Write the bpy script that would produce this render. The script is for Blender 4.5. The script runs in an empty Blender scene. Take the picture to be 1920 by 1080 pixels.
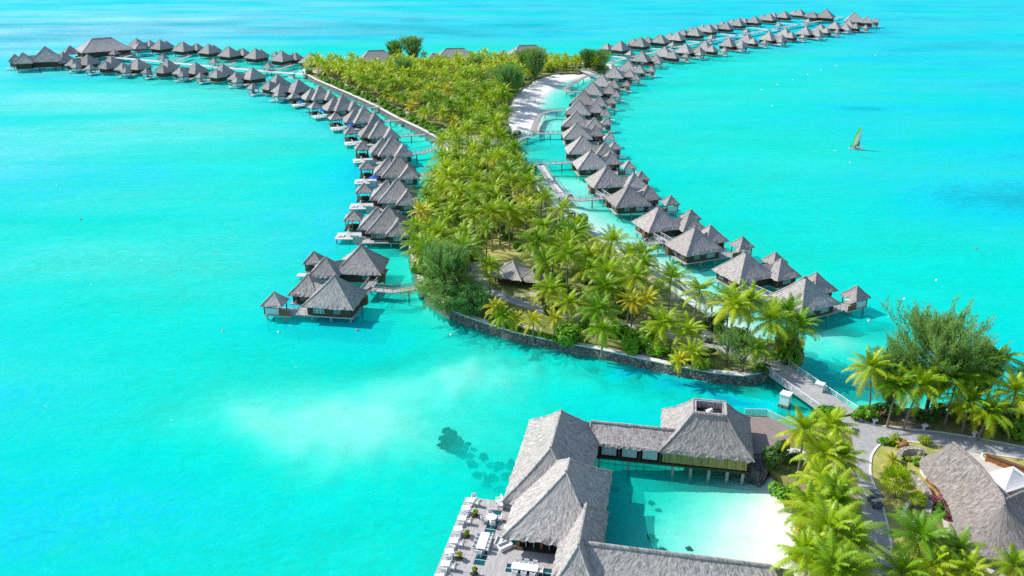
import bpy, bmesh, math, random
import numpy as np
from mathutils import Vector, Matrix, Euler, noise
R = math.radians
S = bpy.context.scene
C = S.collection

# ------------------------------------------------------------------ camera, sky, sun
F_PX, V_H, CAM_H = 1650.0, -145.0, 75.0          # focal length (px of a 1920 wide frame), horizon row, height
PITCH = math.atan((540 - V_H) / F_PX)
cam_d = bpy.data.cameras.new('camera'); cam = bpy.data.objects.new('camera', cam_d); C.objects.link(cam)
cam.location = (0, 0, CAM_H); cam.rotation_euler = (math.pi / 2 - PITCH, 0, 0)
cam_d.sensor_width = 36; cam_d.lens = F_PX / 1920 * 36; cam_d.clip_end = 20000; cam_d.clip_start = 1
S.camera = cam
SUN_EL = 42.5
SUN_DIR = Vector((-0.92, 0.39, 0)).normalized()   # horizontal direction towards the sun
SUN_ROT = math.atan2(SUN_DIR.x, SUN_DIR.y)
w = bpy.data.worlds.new('World'); S.world = w; w.use_nodes = True
nt = w.node_tree; bg = nt.nodes['Background']
sky = nt.nodes.new('ShaderNodeTexSky'); sky.sky_type = 'NISHITA'; sky.sun_disc = False
sky.sun_elevation = R(SUN_EL); sky.sun_rotation = SUN_ROT; sky.air_density = 1.0; sky.dust_density = 0.6
nt.links.new(sky.outputs[0], bg.inputs[0]); bg.inputs[1].default_value = 0.15
sd = bpy.data.lights.new('sun', 'SUN'); sun = bpy.data.objects.new('sun', sd); C.objects.link(sun)
sd.energy = 4.0; sd.angle = R(0.6); sd.color = (1.0, 0.96, 0.89)
sv = Vector((SUN_DIR.x * math.cos(R(SUN_EL)), SUN_DIR.y * math.cos(R(SUN_EL)), math.sin(R(SUN_EL))))
sun.rotation_euler = sv.to_track_quat('Z', 'Y').to_euler(); sun.location = (-100, 100, 200)
S.view_settings.view_transform = 'Standard'; S.view_settings.look = 'None'
S.view_settings.exposure = 0.36; S.view_settings.gamma = 1.0
S.render.engine = 'CYCLES'
cy = S.cycles; cy.max_bounces = 6; cy.diffuse_bounces = 2; cy.glossy_bounces = 2; cy.transparent_max_bounces = 12
cy.transmission_bounces = 2; cy.caustics_reflective = False; cy.caustics_refractive = False
cy.use_denoising = False; cy.sample_clamp_indirect = 4
rnd = random.Random(7)

def at(u, v, z=0.0):
    """world x, y of the point at height z that the photograph shows at (u, v)"""
    x = (u - 960) / F_PX; y = (540 - v) / F_PX
    d = (x, math.cos(PITCH) + y * math.sin(PITCH), -math.sin(PITCH) + y * math.cos(PITCH))
    t = (z - CAM_H) / d[2]
    return Vector((d[0] * t, d[1] * t))
def at3(u, v, z=0.0):
    p = at(u, v, z); return Vector((p.x, p.y, z))

# ------------------------------------------------------------------ materials
def mat(name):
    m = bpy.data.materials.new(name); m.use_nodes = True
    n = m.node_tree.nodes; p = n['Principled BSDF']
    return m, n, m.node_tree.links, p
def mixc(n, l, fac, a, b, blend='MIX'):
    x = n.new('ShaderNodeMix'); x.data_type = 'RGBA'; x.blend_type = blend
    if isinstance(fac, (int, float)): x.inputs[0].default_value = fac
    else: l.new(fac, x.inputs[0])
    for i, c in ((6, a), (7, b)):
        if isinstance(c, (tuple, list)): x.inputs[i].default_value = (*c[:3], 1)
        else: l.new(c, x.inputs[i])
    return x.outputs[2]
def ramp(n, l, src, stops):
    r = n.new('ShaderNodeValToRGB'); e = r.color_ramp.elements
    while len(e) < len(stops): e.new(0.5)
    for k, (pos, col) in enumerate(stops):
        e[k].position = pos; e[k].color = (*col[:3], 1) if isinstance(col, (tuple, list)) else (col, col, col, 1)
    l.new(src, r.inputs[0]); return r.outputs[0]
def noise_t(n, l, vec, scale, detail=4, rough=0.6, kind='Fac'):
    t = n.new('ShaderNodeTexNoise'); t.inputs['Scale'].default_value = scale
    t.inputs['Detail'].default_value = detail; t.inputs['Roughness'].default_value = rough
    if vec is not None: l.new(vec, t.inputs['Vector'])
    return t.outputs[0]
def mapping(n, l, vec, scale):
    m = n.new('ShaderNodeMapping'); m.inputs['Scale'].default_value = scale; l.new(vec, m.inputs[0]); return m.outputs[0]
def bump(n, l, p, h, strength, dist=0.1):
    b = n.new('ShaderNodeBump'); b.inputs['Strength'].default_value = strength; b.inputs['Distance'].default_value = dist
    l.new(h, b.inputs['Height']); l.new(b.outputs[0], p.inputs['Normal']); return b
def math_n(n, l, op, a, b=None, clamp=False):
    x = n.new('ShaderNodeMath'); x.operation = op; x.use_clamp = clamp
    for i, q in enumerate((a, b)):
        if q is None: continue
        if isinstance(q, (int, float)): x.inputs[i].default_value = q
        else: l.new(q, x.inputs[i])
    return x.outputs[0]

def noisy(name, c1, c2, scale, rough=0.8, bstr=0.0, bscale=None, coords='Object', stretch=None, spec=0.3, detail=5):
    m, n, l, p = mat(name)
    tc = n.new('ShaderNodeTexCoord'); v = tc.outputs[coords]
    if stretch: v = mapping(n, l, v, stretch)
    f = noise_t(n, l, v, scale, detail)
    f2 = ramp(n, l, f, ((0.35, 0.0), (0.65, 1.0)))
    l.new(mixc(n, l, f2, c1, c2), p.inputs['Base Color'])
    p.inputs['Roughness'].default_value = rough; p.inputs['Specular IOR Level'].default_value = spec
    if bstr: bump(n, l, p, noise_t(n, l, v, bscale or scale * 4, 3), bstr)
    return m

def thatch_mat(name, dark, light, warm):
    m, n, l, p = mat(name)
    uv = n.new('ShaderNodeUVMap'); uv.uv_map = 'UVMap'
    oi = n.new('ShaderNodeObjectInfo')
    add = n.new('ShaderNodeVectorMath'); add.operation = 'ADD'; l.new(uv.outputs[0], add.inputs[0])
    cr = n.new('ShaderNodeCombineXYZ'); l.new(math_n(n, l, 'MULTIPLY', oi.outputs['Random'], 60.0), cr.inputs[2]); l.new(cr.outputs[0], add.inputs[1])
    v = add.outputs[0]
    streak = noise_t(n, l, mapping(n, l, v, (3.4, 1.1, 1)), 1.0, 6, 0.8)
    fine = noise_t(n, l, mapping(n, l, v, (9, 3.0, 1)), 1.0, 3, 0.8)
    patch = noise_t(n, l, v, 0.35, 3, 0.55)
    h = math_n(n, l, 'ADD', math_n(n, l, 'MULTIPLY', streak, 0.6), math_n(n, l, 'MULTIPLY', fine, 0.4))
    f = ramp(n, l, h, ((0.40, 0.0), (0.61, 1.0)))
    c = mixc(n, l, f, dark, light)
    pf = ramp(n, l, patch, ((0.42, 0.0), (0.72, 0.40)))
    c = mixc(n, l, pf, c, warm)
    # some roofs are newer, some more weathered
    hs = n.new('ShaderNodeHueSaturation'); l.new(c, hs.inputs['Color']); l.new(math_n(n, l, 'ADD', math_n(n, l, 'MULTIPLY', oi.outputs['Random'], 0.34), 0.82), hs.inputs['Value'])
    c = hs.outputs[0]
    l.new(c, p.inputs['Base Color']); p.inputs['Roughness'].default_value = 0.95; p.inputs['Specular IOR Level'].default_value = 0.1
    bump(n, l, p, h, 0.8, 0.14)
    return m

M = {}
M['thatch'] = thatch_mat('weathered_thatch', (0.125, 0.113, 0.11), (0.64, 0.595, 0.56), (0.44, 0.395, 0.36))
M['thatch_brown'] = thatch_mat('brown_thatch', (0.11, 0.092, 0.08), (0.52, 0.47, 0.43), (0.33, 0.285, 0.255))
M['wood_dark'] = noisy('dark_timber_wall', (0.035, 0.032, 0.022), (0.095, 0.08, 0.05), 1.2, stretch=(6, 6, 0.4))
M['wood_brown'] = noisy('brown_timber', (0.11, 0.06, 0.03), (0.24, 0.14, 0.07), 1.5, stretch=(5, 5, 0.5))
M['orange_wood'] = noisy('orange_timber', (0.28, 0.10, 0.03), (0.42, 0.18, 0.07), 1.5, stretch=(5, 5, 0.5))
M['bamboo'] = noisy('bamboo_cladding', (0.20, 0.15, 0.045), (0.47, 0.38, 0.14), 1.6, stretch=(5, 5, 0.25))
M['deck'] = noisy('weathered_deck_boards', (0.34, 0.32, 0.31), (0.52, 0.49, 0.47), 1.0, stretch=(7, 0.6, 1))
M['deck_pale'] = noisy('pale_deck_boards', (0.50, 0.485, 0.47), (0.66, 0.64, 0.62), 1.0, stretch=(6, 0.8, 1))
M['deck_brown'] = noisy('brown_deck_boards', (0.20, 0.16, 0.14), (0.33, 0.27, 0.24), 1.0, stretch=(0.8, 7, 1))
M['pile'] = noisy('concrete_pile', (0.30, 0.31, 0.31), (0.48, 0.48, 0.47), 2.5)
M['rail'] = noisy('grey_rail_timber', (0.32, 0.31, 0.30), (0.46, 0.45, 0.44), 2.0)
M['white'] = noisy('white_paint', (0.78, 0.78, 0.77), (0.84, 0.84, 0.83), 1.5, rough=0.5)
M['cloth_white'] = noisy('white_canvas', (0.76, 0.75, 0.72), (0.82, 0.81, 0.79), 2.0, rough=0.85)
M['panel'] = noisy('pale_screen_panel', (0.50, 0.60, 0.62), (0.62, 0.70, 0.71), 1.0, rough=0.5)
M['asphalt'] = noisy('grey_asphalt', (0.33, 0.325, 0.32), (0.43, 0.42, 0.415), 1.4, rough=0.9, bstr=0.25, bscale=12)
M['kerb'] = noisy('pale_kerb_concrete', (0.62, 0.60, 0.56), (0.75, 0.73, 0.68), 2.0)
M['paving'] = noisy('pale_coral_paving', (0.50, 0.46, 0.41), (0.64, 0.60, 0.54), 1.8, bstr=0.15)
M['patio'] = noisy('pinkish_patio', (0.62, 0.48, 0.38), (0.72, 0.58, 0.47), 0.7)
M['sand_path'] = noisy('sandy_path', (0.46, 0.42, 0.37), (0.62, 0.57, 0.50), 1.0, bstr=0.2)
M['lawn'] = noisy('dry_lawn', (0.27, 0.32, 0.06), (0.50, 0.42, 0.16), 0.55, rough=1.0, bstr=0.4, bscale=14, detail=7)
M['soil'] = noisy('leaf_litter_soil', (0.10, 0.075, 0.05), (0.27, 0.20, 0.13), 0.5, rough=1.0, bstr=0.4, bscale=8, detail=7)
M['clay'] = noisy('terracotta', (0.48, 0.17, 0.09), (0.58, 0.24, 0.13), 2.0)
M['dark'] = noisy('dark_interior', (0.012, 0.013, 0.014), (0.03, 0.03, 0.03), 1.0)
M['coral'] = noisy('dark_coral', (0.015, 0.035, 0.035), (0.07, 0.09, 0.07), 1.2, bstr=0.5)
M['blue'] = noisy('blue_canvas', (0.01, 0.09, 0.42), (0.02, 0.14, 0.55), 2.0)
M['red'] = noisy('red_cloth', (0.50, 0.05, 0.05), (0.62, 0.08, 0.07), 2.0)
M['skin'] = noisy('skin', (0.42, 0.22, 0.14), (0.50, 0.28, 0.18), 3.0)
M['hair'] = noisy('dark_hair', (0.02, 0.015, 0.01), (0.05, 0.035, 0.02), 5.0)
M['shorts'] = noisy('navy_cloth', (0.02, 0.03, 0.07), (0.05, 0.06, 0.11), 3.0)
M['cart'] = noisy('grey_cart_body', (0.10, 0.12, 0.15), (0.14, 0.16, 0.19), 3.0, rough=0.35)
M['tyre'] = noisy('black_rubber', (0.015, 0.015, 0.015), (0.03, 0.03, 0.03), 6.0)
def sail_mat(name, c1):
    m, n, l, p = mat(name); p.inputs['Base Color'].default_value = (*c1, 1); p.inputs['Roughness'].default_value = 0.6; tr = n.new('ShaderNodeBsdfTranslucent'); mx = n.new('ShaderNodeMixShader'); mx.inputs[0].default_value = 0.6
    tc = n.new('ShaderNodeTexCoord'); c = mixc(n, l, noise_t(n, l, tc.outputs['Object'], 0.6), tuple(k * 0.9 for k in c1), c1); l.new(c, p.inputs['Base Color']); l.new(c, tr.inputs[0])
    l.new(p.outputs[0], mx.inputs[1]); l.new(tr.outputs[0], mx.inputs[2]); l.new(mx.outputs[0], n['Material Output'].inputs[0]); return m
M['sail_green'] = sail_mat('green_sailcloth', (0.38, 0.85, 0.08)); M['sail_white'] = sail_mat('white_sailcloth', (0.85, 0.85, 0.84)); M['sail_orange'] = sail_mat('orange_sailcloth', (0.85, 0.30, 0.12))
M['trunk'] = noisy('palm_bark', (0.15, 0.125, 0.10), (0.34, 0.295, 0.25), 1.2, stretch=(1, 1, 5))
M['bark_dark'] = noisy('dark_bark', (0.07, 0.05, 0.035), (0.15, 0.11, 0.08), 2.0)

def stone_mat(name, a, b, mortar):
    m, n, l, p = mat(name)
    tc = n.new('ShaderNodeTexCoord')
    vo = n.new('ShaderNodeTexVoronoi'); vo.inputs['Scale'].default_value = 1.6; l.new(tc.outputs['Object'], vo.inputs['Vector'])
    ve = n.new('ShaderNodeTexVoronoi'); ve.feature = 'DISTANCE_TO_EDGE'; ve.inputs['Scale'].default_value = 1.6; l.new(tc.outputs['Object'], ve.inputs['Vector'])
    c = mixc(n, l, vo.outputs['Color'], a, b)
    e = ramp(n, l, ve.outputs['Distance'], ((0.02, 0.0), (0.10, 1.0)))
    c = mixc(n, l, e, mortar, c)
    f = ramp(n, l, noise_t(n, l, tc.outputs['Object'], 0.8, 5), ((0.35, 0.55), (0.65, 1.0)))
    c = mixc(n, l, 1.0, c, f, 'MULTIPLY')
    l.new(c, p.inputs['Base Color']); p.inputs['Roughness'].default_value = 0.9
    bump(n, l, p, ve.outputs['Distance'], 0.7, 0.3)
    return m
M['stone'] = stone_mat('sea_wall_stone', (0.11, 0.11, 0.11), (0.33, 0.32, 0.30), (0.04, 0.04, 0.04))
M['stone_pale'] = stone_mat('pale_coral_stone', (0.40, 0.36, 0.30), (0.62, 0.57, 0.49), (0.30, 0.26, 0.20))

def leaf_mat(name, a, b, old, old_amt, trans=0.35, spec=0.35, rough=0.45, by_obj=0.5):
    """leaf colour a..b picked per object and per leaf, 'age' colours old leaves"""
    m, n, l, p = mat(name)
    oi = n.new('ShaderNodeObjectInfo')
    at_ = n.new('ShaderNodeAttribute'); at_.attribute_name = 'age'
    tc = n.new('ShaderNodeTexCoord')
    nz = noise_t(n, l, tc.outputs['Object'], 0.9, 3)
    f = math_n(n, l, 'ADD', math_n(n, l, 'MULTIPLY', oi.outputs['Random'], by_obj), math_n(n, l, 'MULTIPLY', nz, 1.0 - by_obj), True)
    c = mixc(n, l, f, a, b)
    o = math_n(n, l, 'MULTIPLY', at_.outputs['Fac'], old_amt, True)
    rr = math_n(n, l, 'FRACT', math_n(n, l, 'MULTIPLY', oi.outputs['Random'], 7.31))
    rr = math_n(n, l, 'ADD', math_n(n, l, 'MULTIPLY', rr, 1.2), 0.15)
    o = math_n(n, l, 'MULTIPLY', o, rr, True)
    c = mixc(n, l, o, c, old)
    l.new(c, p.inputs['Base Color']); p.inputs['Roughness'].default_value = rough; p.inputs['Specular IOR Level'].default_value = spec
    out = n['Material Output']
    tr = n.new('ShaderNodeBsdfTranslucent'); l.new(c, tr.inputs[0])
    mx = n.new('ShaderNodeMixShader'); mx.inputs[0].default_value = trans
    l.new(p.outputs[0], mx.inputs[1]); l.new(tr.outputs[0], mx.inputs[2]); l.new(mx.outputs[0], out.inputs[0])
    return m
M['palm'] = leaf_mat('palm_frond', (0.095, 0.30, 0.008), (0.46, 0.61, 0.012), (0.82, 0.62, 0.010), 0.75, 0.34, 0.32, 0.38, 0.8)
M['palm_yellow'] = leaf_mat('yellowing_palm_frond', (0.36, 0.46, 0.010), (0.62, 0.56, 0.012), (0.90, 0.48, 0.010), 0.9, 0.32, 0.4, 0.4)
M['casuarina'] = leaf_mat('ironwood_needles', (0.11, 0.32, 0.08), (0.25, 0.46, 0.11), (0.46, 0.50, 0.14), 0.6, 0.42, 0.15, 0.7)
M['shrub'] = leaf_mat('shrub_leaf', (0.06, 0.27, 0.010), (0.19, 0.44, 0.012), (0.30, 0.44, 0.02), 0.5, 0.32)
M['shrub_dark'] = leaf_mat('dark_shrub_leaf', (0.04, 0.16, 0.02), (0.11, 0.26, 0.025), (0.14, 0.20, 0.04), 0.4, 0.3)
M['shrub_yellow'] = leaf_mat('yellow_green_shrub_leaf', (0.16, 0.34, 0.012), (0.34, 0.46, 0.02), (0.60, 0.55, 0.03), 0.6, 0.35)
M['flower'] = leaf_mat('pink_blossom', (0.34, 0.07, 0.12), (0.50, 0.14, 0.20), (0.20, 0.12, 0.06), 0.6, 0.3)

# ------------------------------------------------------------------ mesh helpers
class MB:
    """collects faces; build() links them as one mesh object"""
    def __init__(self): self.v = []; self.f = []; self.uv = []; self.age = []; self.cur = 0.0
    def vert(self, p): self.v.append((float(p[0]), float(p[1]), float(p[2]))); self.age.append(self.cur); return len(self.v) - 1
    def face(self, idx, uv=None):
        self.f.append(tuple(idx)); self.uv.append(uv)
    def quad(self, a, b, c, d): self.face([self.vert(p) for p in (a, b, c, d)])
    def poly(self, pts): self.face([self.vert(p) for p in pts])
    def box(self, c, s, rz=0.0, top_scale=1.0, bottom=True):
        cx, cy, cz = c; hx, hy, hz = s[0] / 2, s[1] / 2, s[2] / 2; ca, sa = math.cos(rz), math.sin(rz); ids = []
        for z, k in ((-hz, 1.0), (hz, top_scale)):
            for x, y in ((-hx, -hy), (hx, -hy), (hx, hy), (-hx, hy)):
                ids.append(self.vert((cx + (x * ca - y * sa) * k, cy + (x * sa + y * ca) * k, cz + z)))
        a = ids
        fs = [(a[4], a[5], a[6], a[7]), (a[0], a[1], a[5], a[4]), (a[1], a[2], a[6], a[5]), (a[2], a[3], a[7], a[6]), (a[3], a[0], a[4], a[7])]
        if bottom: fs.append((a[3], a[2], a[1], a[0]))
        for f in fs: self.face(f)
    def tube(self, pts, rad, n=8, cap=True):
        pts = [Vector(p) for p in pts]; rings = []
        for i, p in enumerate(pts):
            d = (pts[min(i + 1, len(pts) - 1)] - pts[max(i - 1, 0)]).normalized()
            ref = Vector((0, 0, 1)) if abs(d.z) < 0.9 else Vector((1, 0, 0))
            a = d.cross(ref).normalized(); b = d.cross(a)
            r = rad[i] if isinstance(rad, (list, tuple)) else rad
            rings.append([self.vert(p + (a * math.cos(2 * math.pi * k / n) + b * math.sin(2 * math.pi * k / n)) * r) for k in range(n)])
        for i in range(len(rings) - 1):
            for k in range(n):
                self.face((rings[i][k], rings[i + 1][k], rings[i + 1][(k + 1) % n], rings[i][(k + 1) % n]))
        if cap:
            self.face(rings[0]); self.face(rings[-1][::-1])
    def lathe(self, prof, c=(0, 0, 0), n=14):
        rings = []
        for r, z in prof:
            rings.append([self.vert((c[0] + r * math.cos(2 * math.pi * k / n), c[1] + r * math.sin(2 * math.pi * k / n), c[2] + z)) for k in range(n)])
        for i in range(len(rings) - 1):
            for k in range(n): self.face((rings[i][k], rings[i][(k + 1) % n], rings[i + 1][(k + 1) % n], rings[i + 1][k]))
        self.face(rings[0][::-1]); self.face(rings[-1])
    def mesh(self, name, m, smooth=False):
        me = bpy.data.meshes.new(name); me.from_pydata(self.v, [], self.f)
        if any(u is not None for u in self.uv):
            ul = me.uv_layers.new(name='UVMap'); k = 0
            for fi, f in enumerate(self.f):
                u = self.uv[fi]
                for j in range(len(f)):
                    ul.data[k].uv = u[j] if u else (self.v[f[j]][0], self.v[f[j]][1]); k += 1
        if any(self.age):
            a = me.attributes.new('age', 'FLOAT', 'POINT'); a.data.foreach_set('value', self.age)
        ms = m if isinstance(m, (list, tuple)) else [m]
        for q in ms: me.materials.append(q)
        if smooth:
            me.polygons.foreach_set('use_smooth', [True] * len(me.polygons))
        me.update(); return me
    def build(self, name, m, parent=None, smooth=False):
        o = bpy.data.objects.new(name, self.mesh(name, m, smooth)); C.objects.link(o)
        if parent is not None: o.parent = parent
        return o

def tag(o, label=None, cat=None, group=None, kind=None):
    if label: o['label'] = label
    if cat: o['category'] = cat
    if group: o['group'] = group
    if kind: o['kind'] = kind
    return o
def thing(name, label, cat, loc=(0, 0, 0), rz=0.0, group=None):
    o = bpy.data.objects.new(name, None); C.objects.link(o); o.empty_display_size = 0.5
    o.location = (loc[0], loc[1], loc[2] if len(loc) > 2 else 0); o.rotation_euler = (0, 0, rz)
    return tag(o, label, cat, group)
def dup(root, loc, rz, label=None, scale=1.0, cat=None, group=None):
    def cp(o, par):
        c = o.copy(); C.objects.link(c); c.parent = par
        for ch in list(o.children): cp(ch, c)
        return c
    r = cp(root, None); r.location = loc; r.rotation_euler = (0, 0, rz); r.scale = (scale,) * 3 if not isinstance(scale, tuple) else scale
    return tag(r, label, cat, group)
def remove_tree(o):
    for ch in list(o.children): remove_tree(ch)
    bpy.data.objects.remove(o)
ORD = ['first', 'second', 'third', 'fourth', 'fifth', 'sixth', 'seventh', 'eighth', 'ninth', 'tenth', 'eleventh', 'twelfth', 'thirteenth', 'fourteenth', 'fifteenth', 'sixteenth', 'seventeenth', 'eighteenth', 'nineteenth', 'twentieth', 'twenty-first', 'twenty-second', 'twenty-third', 'twenty-fourth', 'twenty-fifth', 'twenty-sixth', 'twenty-seventh', 'twenty-eighth', 'twenty-ninth', 'thirtieth']

def lerp(a, b, t): return a + (b - a) * t
def hip(mb, eave, ridge, ze, zr, conc=0.05, du=0.7, nv=8, jit=0.02, fringe=0.28, thick=0.32, seed=1, caps=0.16):
    """thatched hip roof: eave = 4 corners counter-clockwise, ridge = 1 or 2 points"""
    rr = random.Random(seed); eave = [Vector((p[0], p[1])) for p in eave]; ridge = [Vector((p[0], p[1])) for p in ridge]
    near = lambda p: min(ridge, key=lambda q: (q - p).length)
    ups = [near(p) for p in eave]
    low_ring = []
    cen = sum(eave, Vector((0, 0))) / 4
    for i in range(4):
        A, B = eave[i], eave[(i + 1) % 4]; A2, B2 = ups[i], ups[(i + 1) % 4]
        L = (B - A).length; nu = max(3, int(L / du)); mid = (A + B) / 2; up = (A2 + B2) / 2
        sl = math.hypot((up - mid).length, zr - ze)
        nrm = Vector((mid.x - up.x, mid.y - up.y, 0)); nrm = nrm.normalized() * ((zr - ze) / sl) if nrm.length > 0 else Vector((0, 0, 0)); nrm.z = 0.7
        rows = []
        for j in range(nv + 1):
            t = j / nv; row = []
            for k in range(nu + 1):
                s = k / nu
                p = lerp(lerp(A, B, s), lerp(A2, B2, s), t)
                z = ze + (zr - ze) * (t - conc * math.sin(math.pi * t))
                q = Vector((p.x, p.y, z))
                if 0 < k < nu and 0 < j < nv: q += nrm * rr.uniform(-jit, jit)
                if j == 0 and 0 < k < nu:
                    q.z -= rr.uniform(0, fringe); q += Vector((nrm.x, nrm.y, 0)) * rr.uniform(-0.1, 0.1)
                row.append((mb.vert(q), s * L, t * sl))
            rows.append(row)
        for j in range(nv):
            for k in range(nu):
                a, b, c, d = rows[j][k], rows[j][k + 1], rows[j + 1][k + 1], rows[j + 1][k]
                mb.face([x[0] for x in (a, b, c, d)], [(x[1] + i * 17.3, x[2]) for x in (a, b, c, d)])
        # fringe underside turning in
        inn = []
        for k in range(nu + 1):
            q = Vector(mb.v[rows[0][k][0]]); e = (Vector((cen.x, cen.y, q.z)) - q)
            e = e.normalized() * 0.45; inn.append(mb.vert((q.x + e.x, q.y + e.y, ze - thick)))
        for k in range(nu):
            a, b = rows[0][k], rows[0][k + 1]
            mb.face((inn[k], inn[k + 1], b[0], a[0]), [(a[1], -0.4), (b[1], -0.4), (b[1], 0), (a[1], 0)])
        low_ring += inn[:-1]
    mb.face(low_ring[::-1], [(0.1 * k, 0) for k in range(len(low_ring))])
    if caps:
        segs = [(eave[i], ups[i]) for i in range(4)]
        for a, b in segs:
            pts = []
            for k in range(9):
                t = k / 8; p = lerp(a, b, t); z = ze + (zr - ze) * (t - conc * math.sin(math.pi * t))
                pts.append((p.x, p.y, z - 0.03 - (0.1 if k == 0 else 0)))
            captube(mb, pts, caps, rr)
        if len(ridge) > 1: captube(mb, [(*lerp(ridge[0], ridge[1], k / 8), zr + 0.05) for k in range(9)], caps * 1.5, rr)
def captube(mb, pts, r, rr, n=6):
    f0 = len(mb.f); mb.tube(pts, [r * rr.uniform(0.8, 1.15) for _ in pts], n)
    for k in range(f0, len(mb.f)):
        f = mb.f[k]; mb.uv[k] = [(mb.v[i][0] * 1.3 + mb.v[i][1], mb.v[i][2] * 1.2) for i in f]
def rect(x0, y0, x1, y1): return [(x0, y0), (x1, y0), (x1, y1), (x0, y1)]
def capsule_roof(mb, path, wid, ze, zr, nv=10, jit=0.025, fringe=0.3, seed=3, du=0.6, conc=0.06, arc=(1, 1)):
    """thatched roof with round ends along a ridge polyline; wid = half width per point"""
    rr = random.Random(seed); P = [Vector(p[:2]) for p in path]; out = []
    def tang(i):
        return (P[min(i + 1, len(P) - 1)] - P[max(i - 1, 0)]).normalized()
    pts = []
    for i in range(len(P)):
        t = tang(i); nn = Vector((t.y, -t.x)); pts.append((P[i] + nn * wid[i], P[i]))
    t = tang(len(P) - 1); a0 = math.atan2(-t.x, t.y)
    for k in range(1, 9):
        a = a0 + math.pi * k / 9; pts.append((P[-1] + Vector((math.cos(a), math.sin(a))) * wid[-1] * arc[1], P[-1]))
    for i in range(len(P) - 1, -1, -1):
        t = tang(i); nn = Vector((-t.y, t.x)); pts.append((P[i] + nn * wid[i], P[i]))
    t = tang(0); a0 = math.atan2(t.x, -t.y)
    for k in range(1, 9):
        a = a0 + math.pi * k / 9; pts.append((P[0] + Vector((math.cos(a), math.sin(a))) * wid[0] * arc[0], P[0]))
    dense = []; L = 0.0
    for i in range(len(pts)):
        a, b = pts[i], pts[(i + 1) % len(pts)]; d = (b[0] - a[0]).length; m = max(1, int(d / du))
        for k in range(m): dense.append((lerp(a[0], b[0], k / m), lerp(a[1], b[1], k / m), L + d * k / m))
        L += d
    rows = []
    N = len(dense)
    for j in range(nv + 1):
        t = j / nv; row = []
        for e, r_, l_ in dense:
            p = lerp(e, r_, t); z = ze + (zr - ze) * (t - conc * math.sin(math.pi * t)); q = Vector((p.x, p.y, z))
            if j == 0: q.z -= rr.uniform(0, fringe)
            elif j < nv: q.z += rr.uniform(-jit, jit)
            row.append((mb.vert(q), l_, t * math.hypot((r_ - e).length, zr - ze)))
        rows.append(row)
    for j in range(nv):
        for k in range(N):
            a, b, c, d = rows[j][k], rows[j][(k + 1) % N], rows[j + 1][(k + 1) % N], rows[j + 1][k]
            ub = b[1] if k < N - 1 else L
            mb.face((a[0], b[0], c[0], d[0]), [(a[1], a[2]), (ub, b[2]), (ub, c[2]), (d[1], d[2])])
    cen = sum((d[1] for d in dense), Vector((0, 0))) / N
    inn = []
    for k in range(N):
        e, r_, _ = dense[k]; p = lerp(e, r_, 0.14); inn.append(mb.vert((p.x, p.y, ze - 0.4)))
    for k in range(N):
        mb.face((inn[k], inn[(k + 1) % N], rows[0][(k + 1) % N][0], rows[0][k][0]), [(dense[k][2], -0.4), (dense[k][2] + du, -0.4), (dense[k][2] + du, 0), (dense[k][2], 0)])
    top = [mb.vert((lerp(dense[k][0], dense[k][1], 0.9).x, lerp(dense[k][0], dense[k][1], 0.9).y, ze - 0.4)) for k in range(N)]
    for k in range(N): mb.face((top[k], top[(k + 1) % N], inn[(k + 1) % N], inn[k]), [(0, 0), (1, 0), (1, 1), (0, 1)])
    captube(mb, [(p.x, p.y, zr + 0.03) for p in P], 0.22, rr)

# ------------------------------------------------------------------ the setting: islands, sea bed, water
GZ = 1.6
ISLAND = [  # shore points of the long island (photo column, row, kind of the shore that follows)
 (1452, 704, 'wall'), (1392, 714, 'wall'), (1335, 708, 'wall'), (1250, 692, 'wall'), (1180, 676, 'wall'), (1100, 659, 'wall'), (1020, 644, 'wall'),
 (960, 630, 'wall'), (910, 614, 'wall'), (870, 600, 'wall'), (830, 582, 'wall'), (798, 556, 'wall'), (785, 530, 'wall'), (776, 505, 'wall'), (768, 470, 'wall'),
 (775, 430, 'wall'), (795, 380, 'wall'), (815, 345, 'wall'), (826, 322, 'wall'), (838, 290, 'wall'), (834, 272, 'wall'), (792, 248, 'wall'), (745, 226, 'wall'),
 (702, 202, 'wall'), (655, 180, 'wall'), (622, 166, 'wall'), (592, 153, 'wall'), (572, 141, 'wall'), (568, 133, 'back'), (590, 128, 'back'), (640, 124, 'back'), (700, 122, 'back'), (770, 120, 'back'),
 (850, 119, 'back'), (930, 117, 'back'), (1010, 115, 'back'), (1080, 115, 'back'), (1128, 119, 'back'), (1143, 127, 'back'), (1135, 135, 'wall'), (1112, 137, 'beach'), (1075, 139, 'beach'), (1035, 141, 'beach'), (1003, 150, 'beach'),
 (985, 165, 'beach'), (966, 180, 'beach'), (955, 200, 'beach'), (952, 225, 'beach'), (958, 250, 'wall'), (970, 268, 'wall'), (976, 292, 'wall'), (985, 318, 'shelf'),
 (998, 348, 'shelf'), (1020, 378, 'shelf'), (1050, 405, 'shelf'), (1085, 428, 'shelf'), (1122, 452, 'shelf'), (1160, 478, 'shelf'), (1196, 502, 'shelf'),
 (1235, 528, 'shelf'), (1268, 556, 'shelf'), (1300, 580, 'shelf'), (1335, 603, 'shelf'), (1370, 622, 'shelf'), (1420, 640, 'shelf'), (1468, 645, 'wall'), (1500, 652, 'wall'), (1512, 672, 'wall'), (1492, 688, 'wall')]
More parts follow.
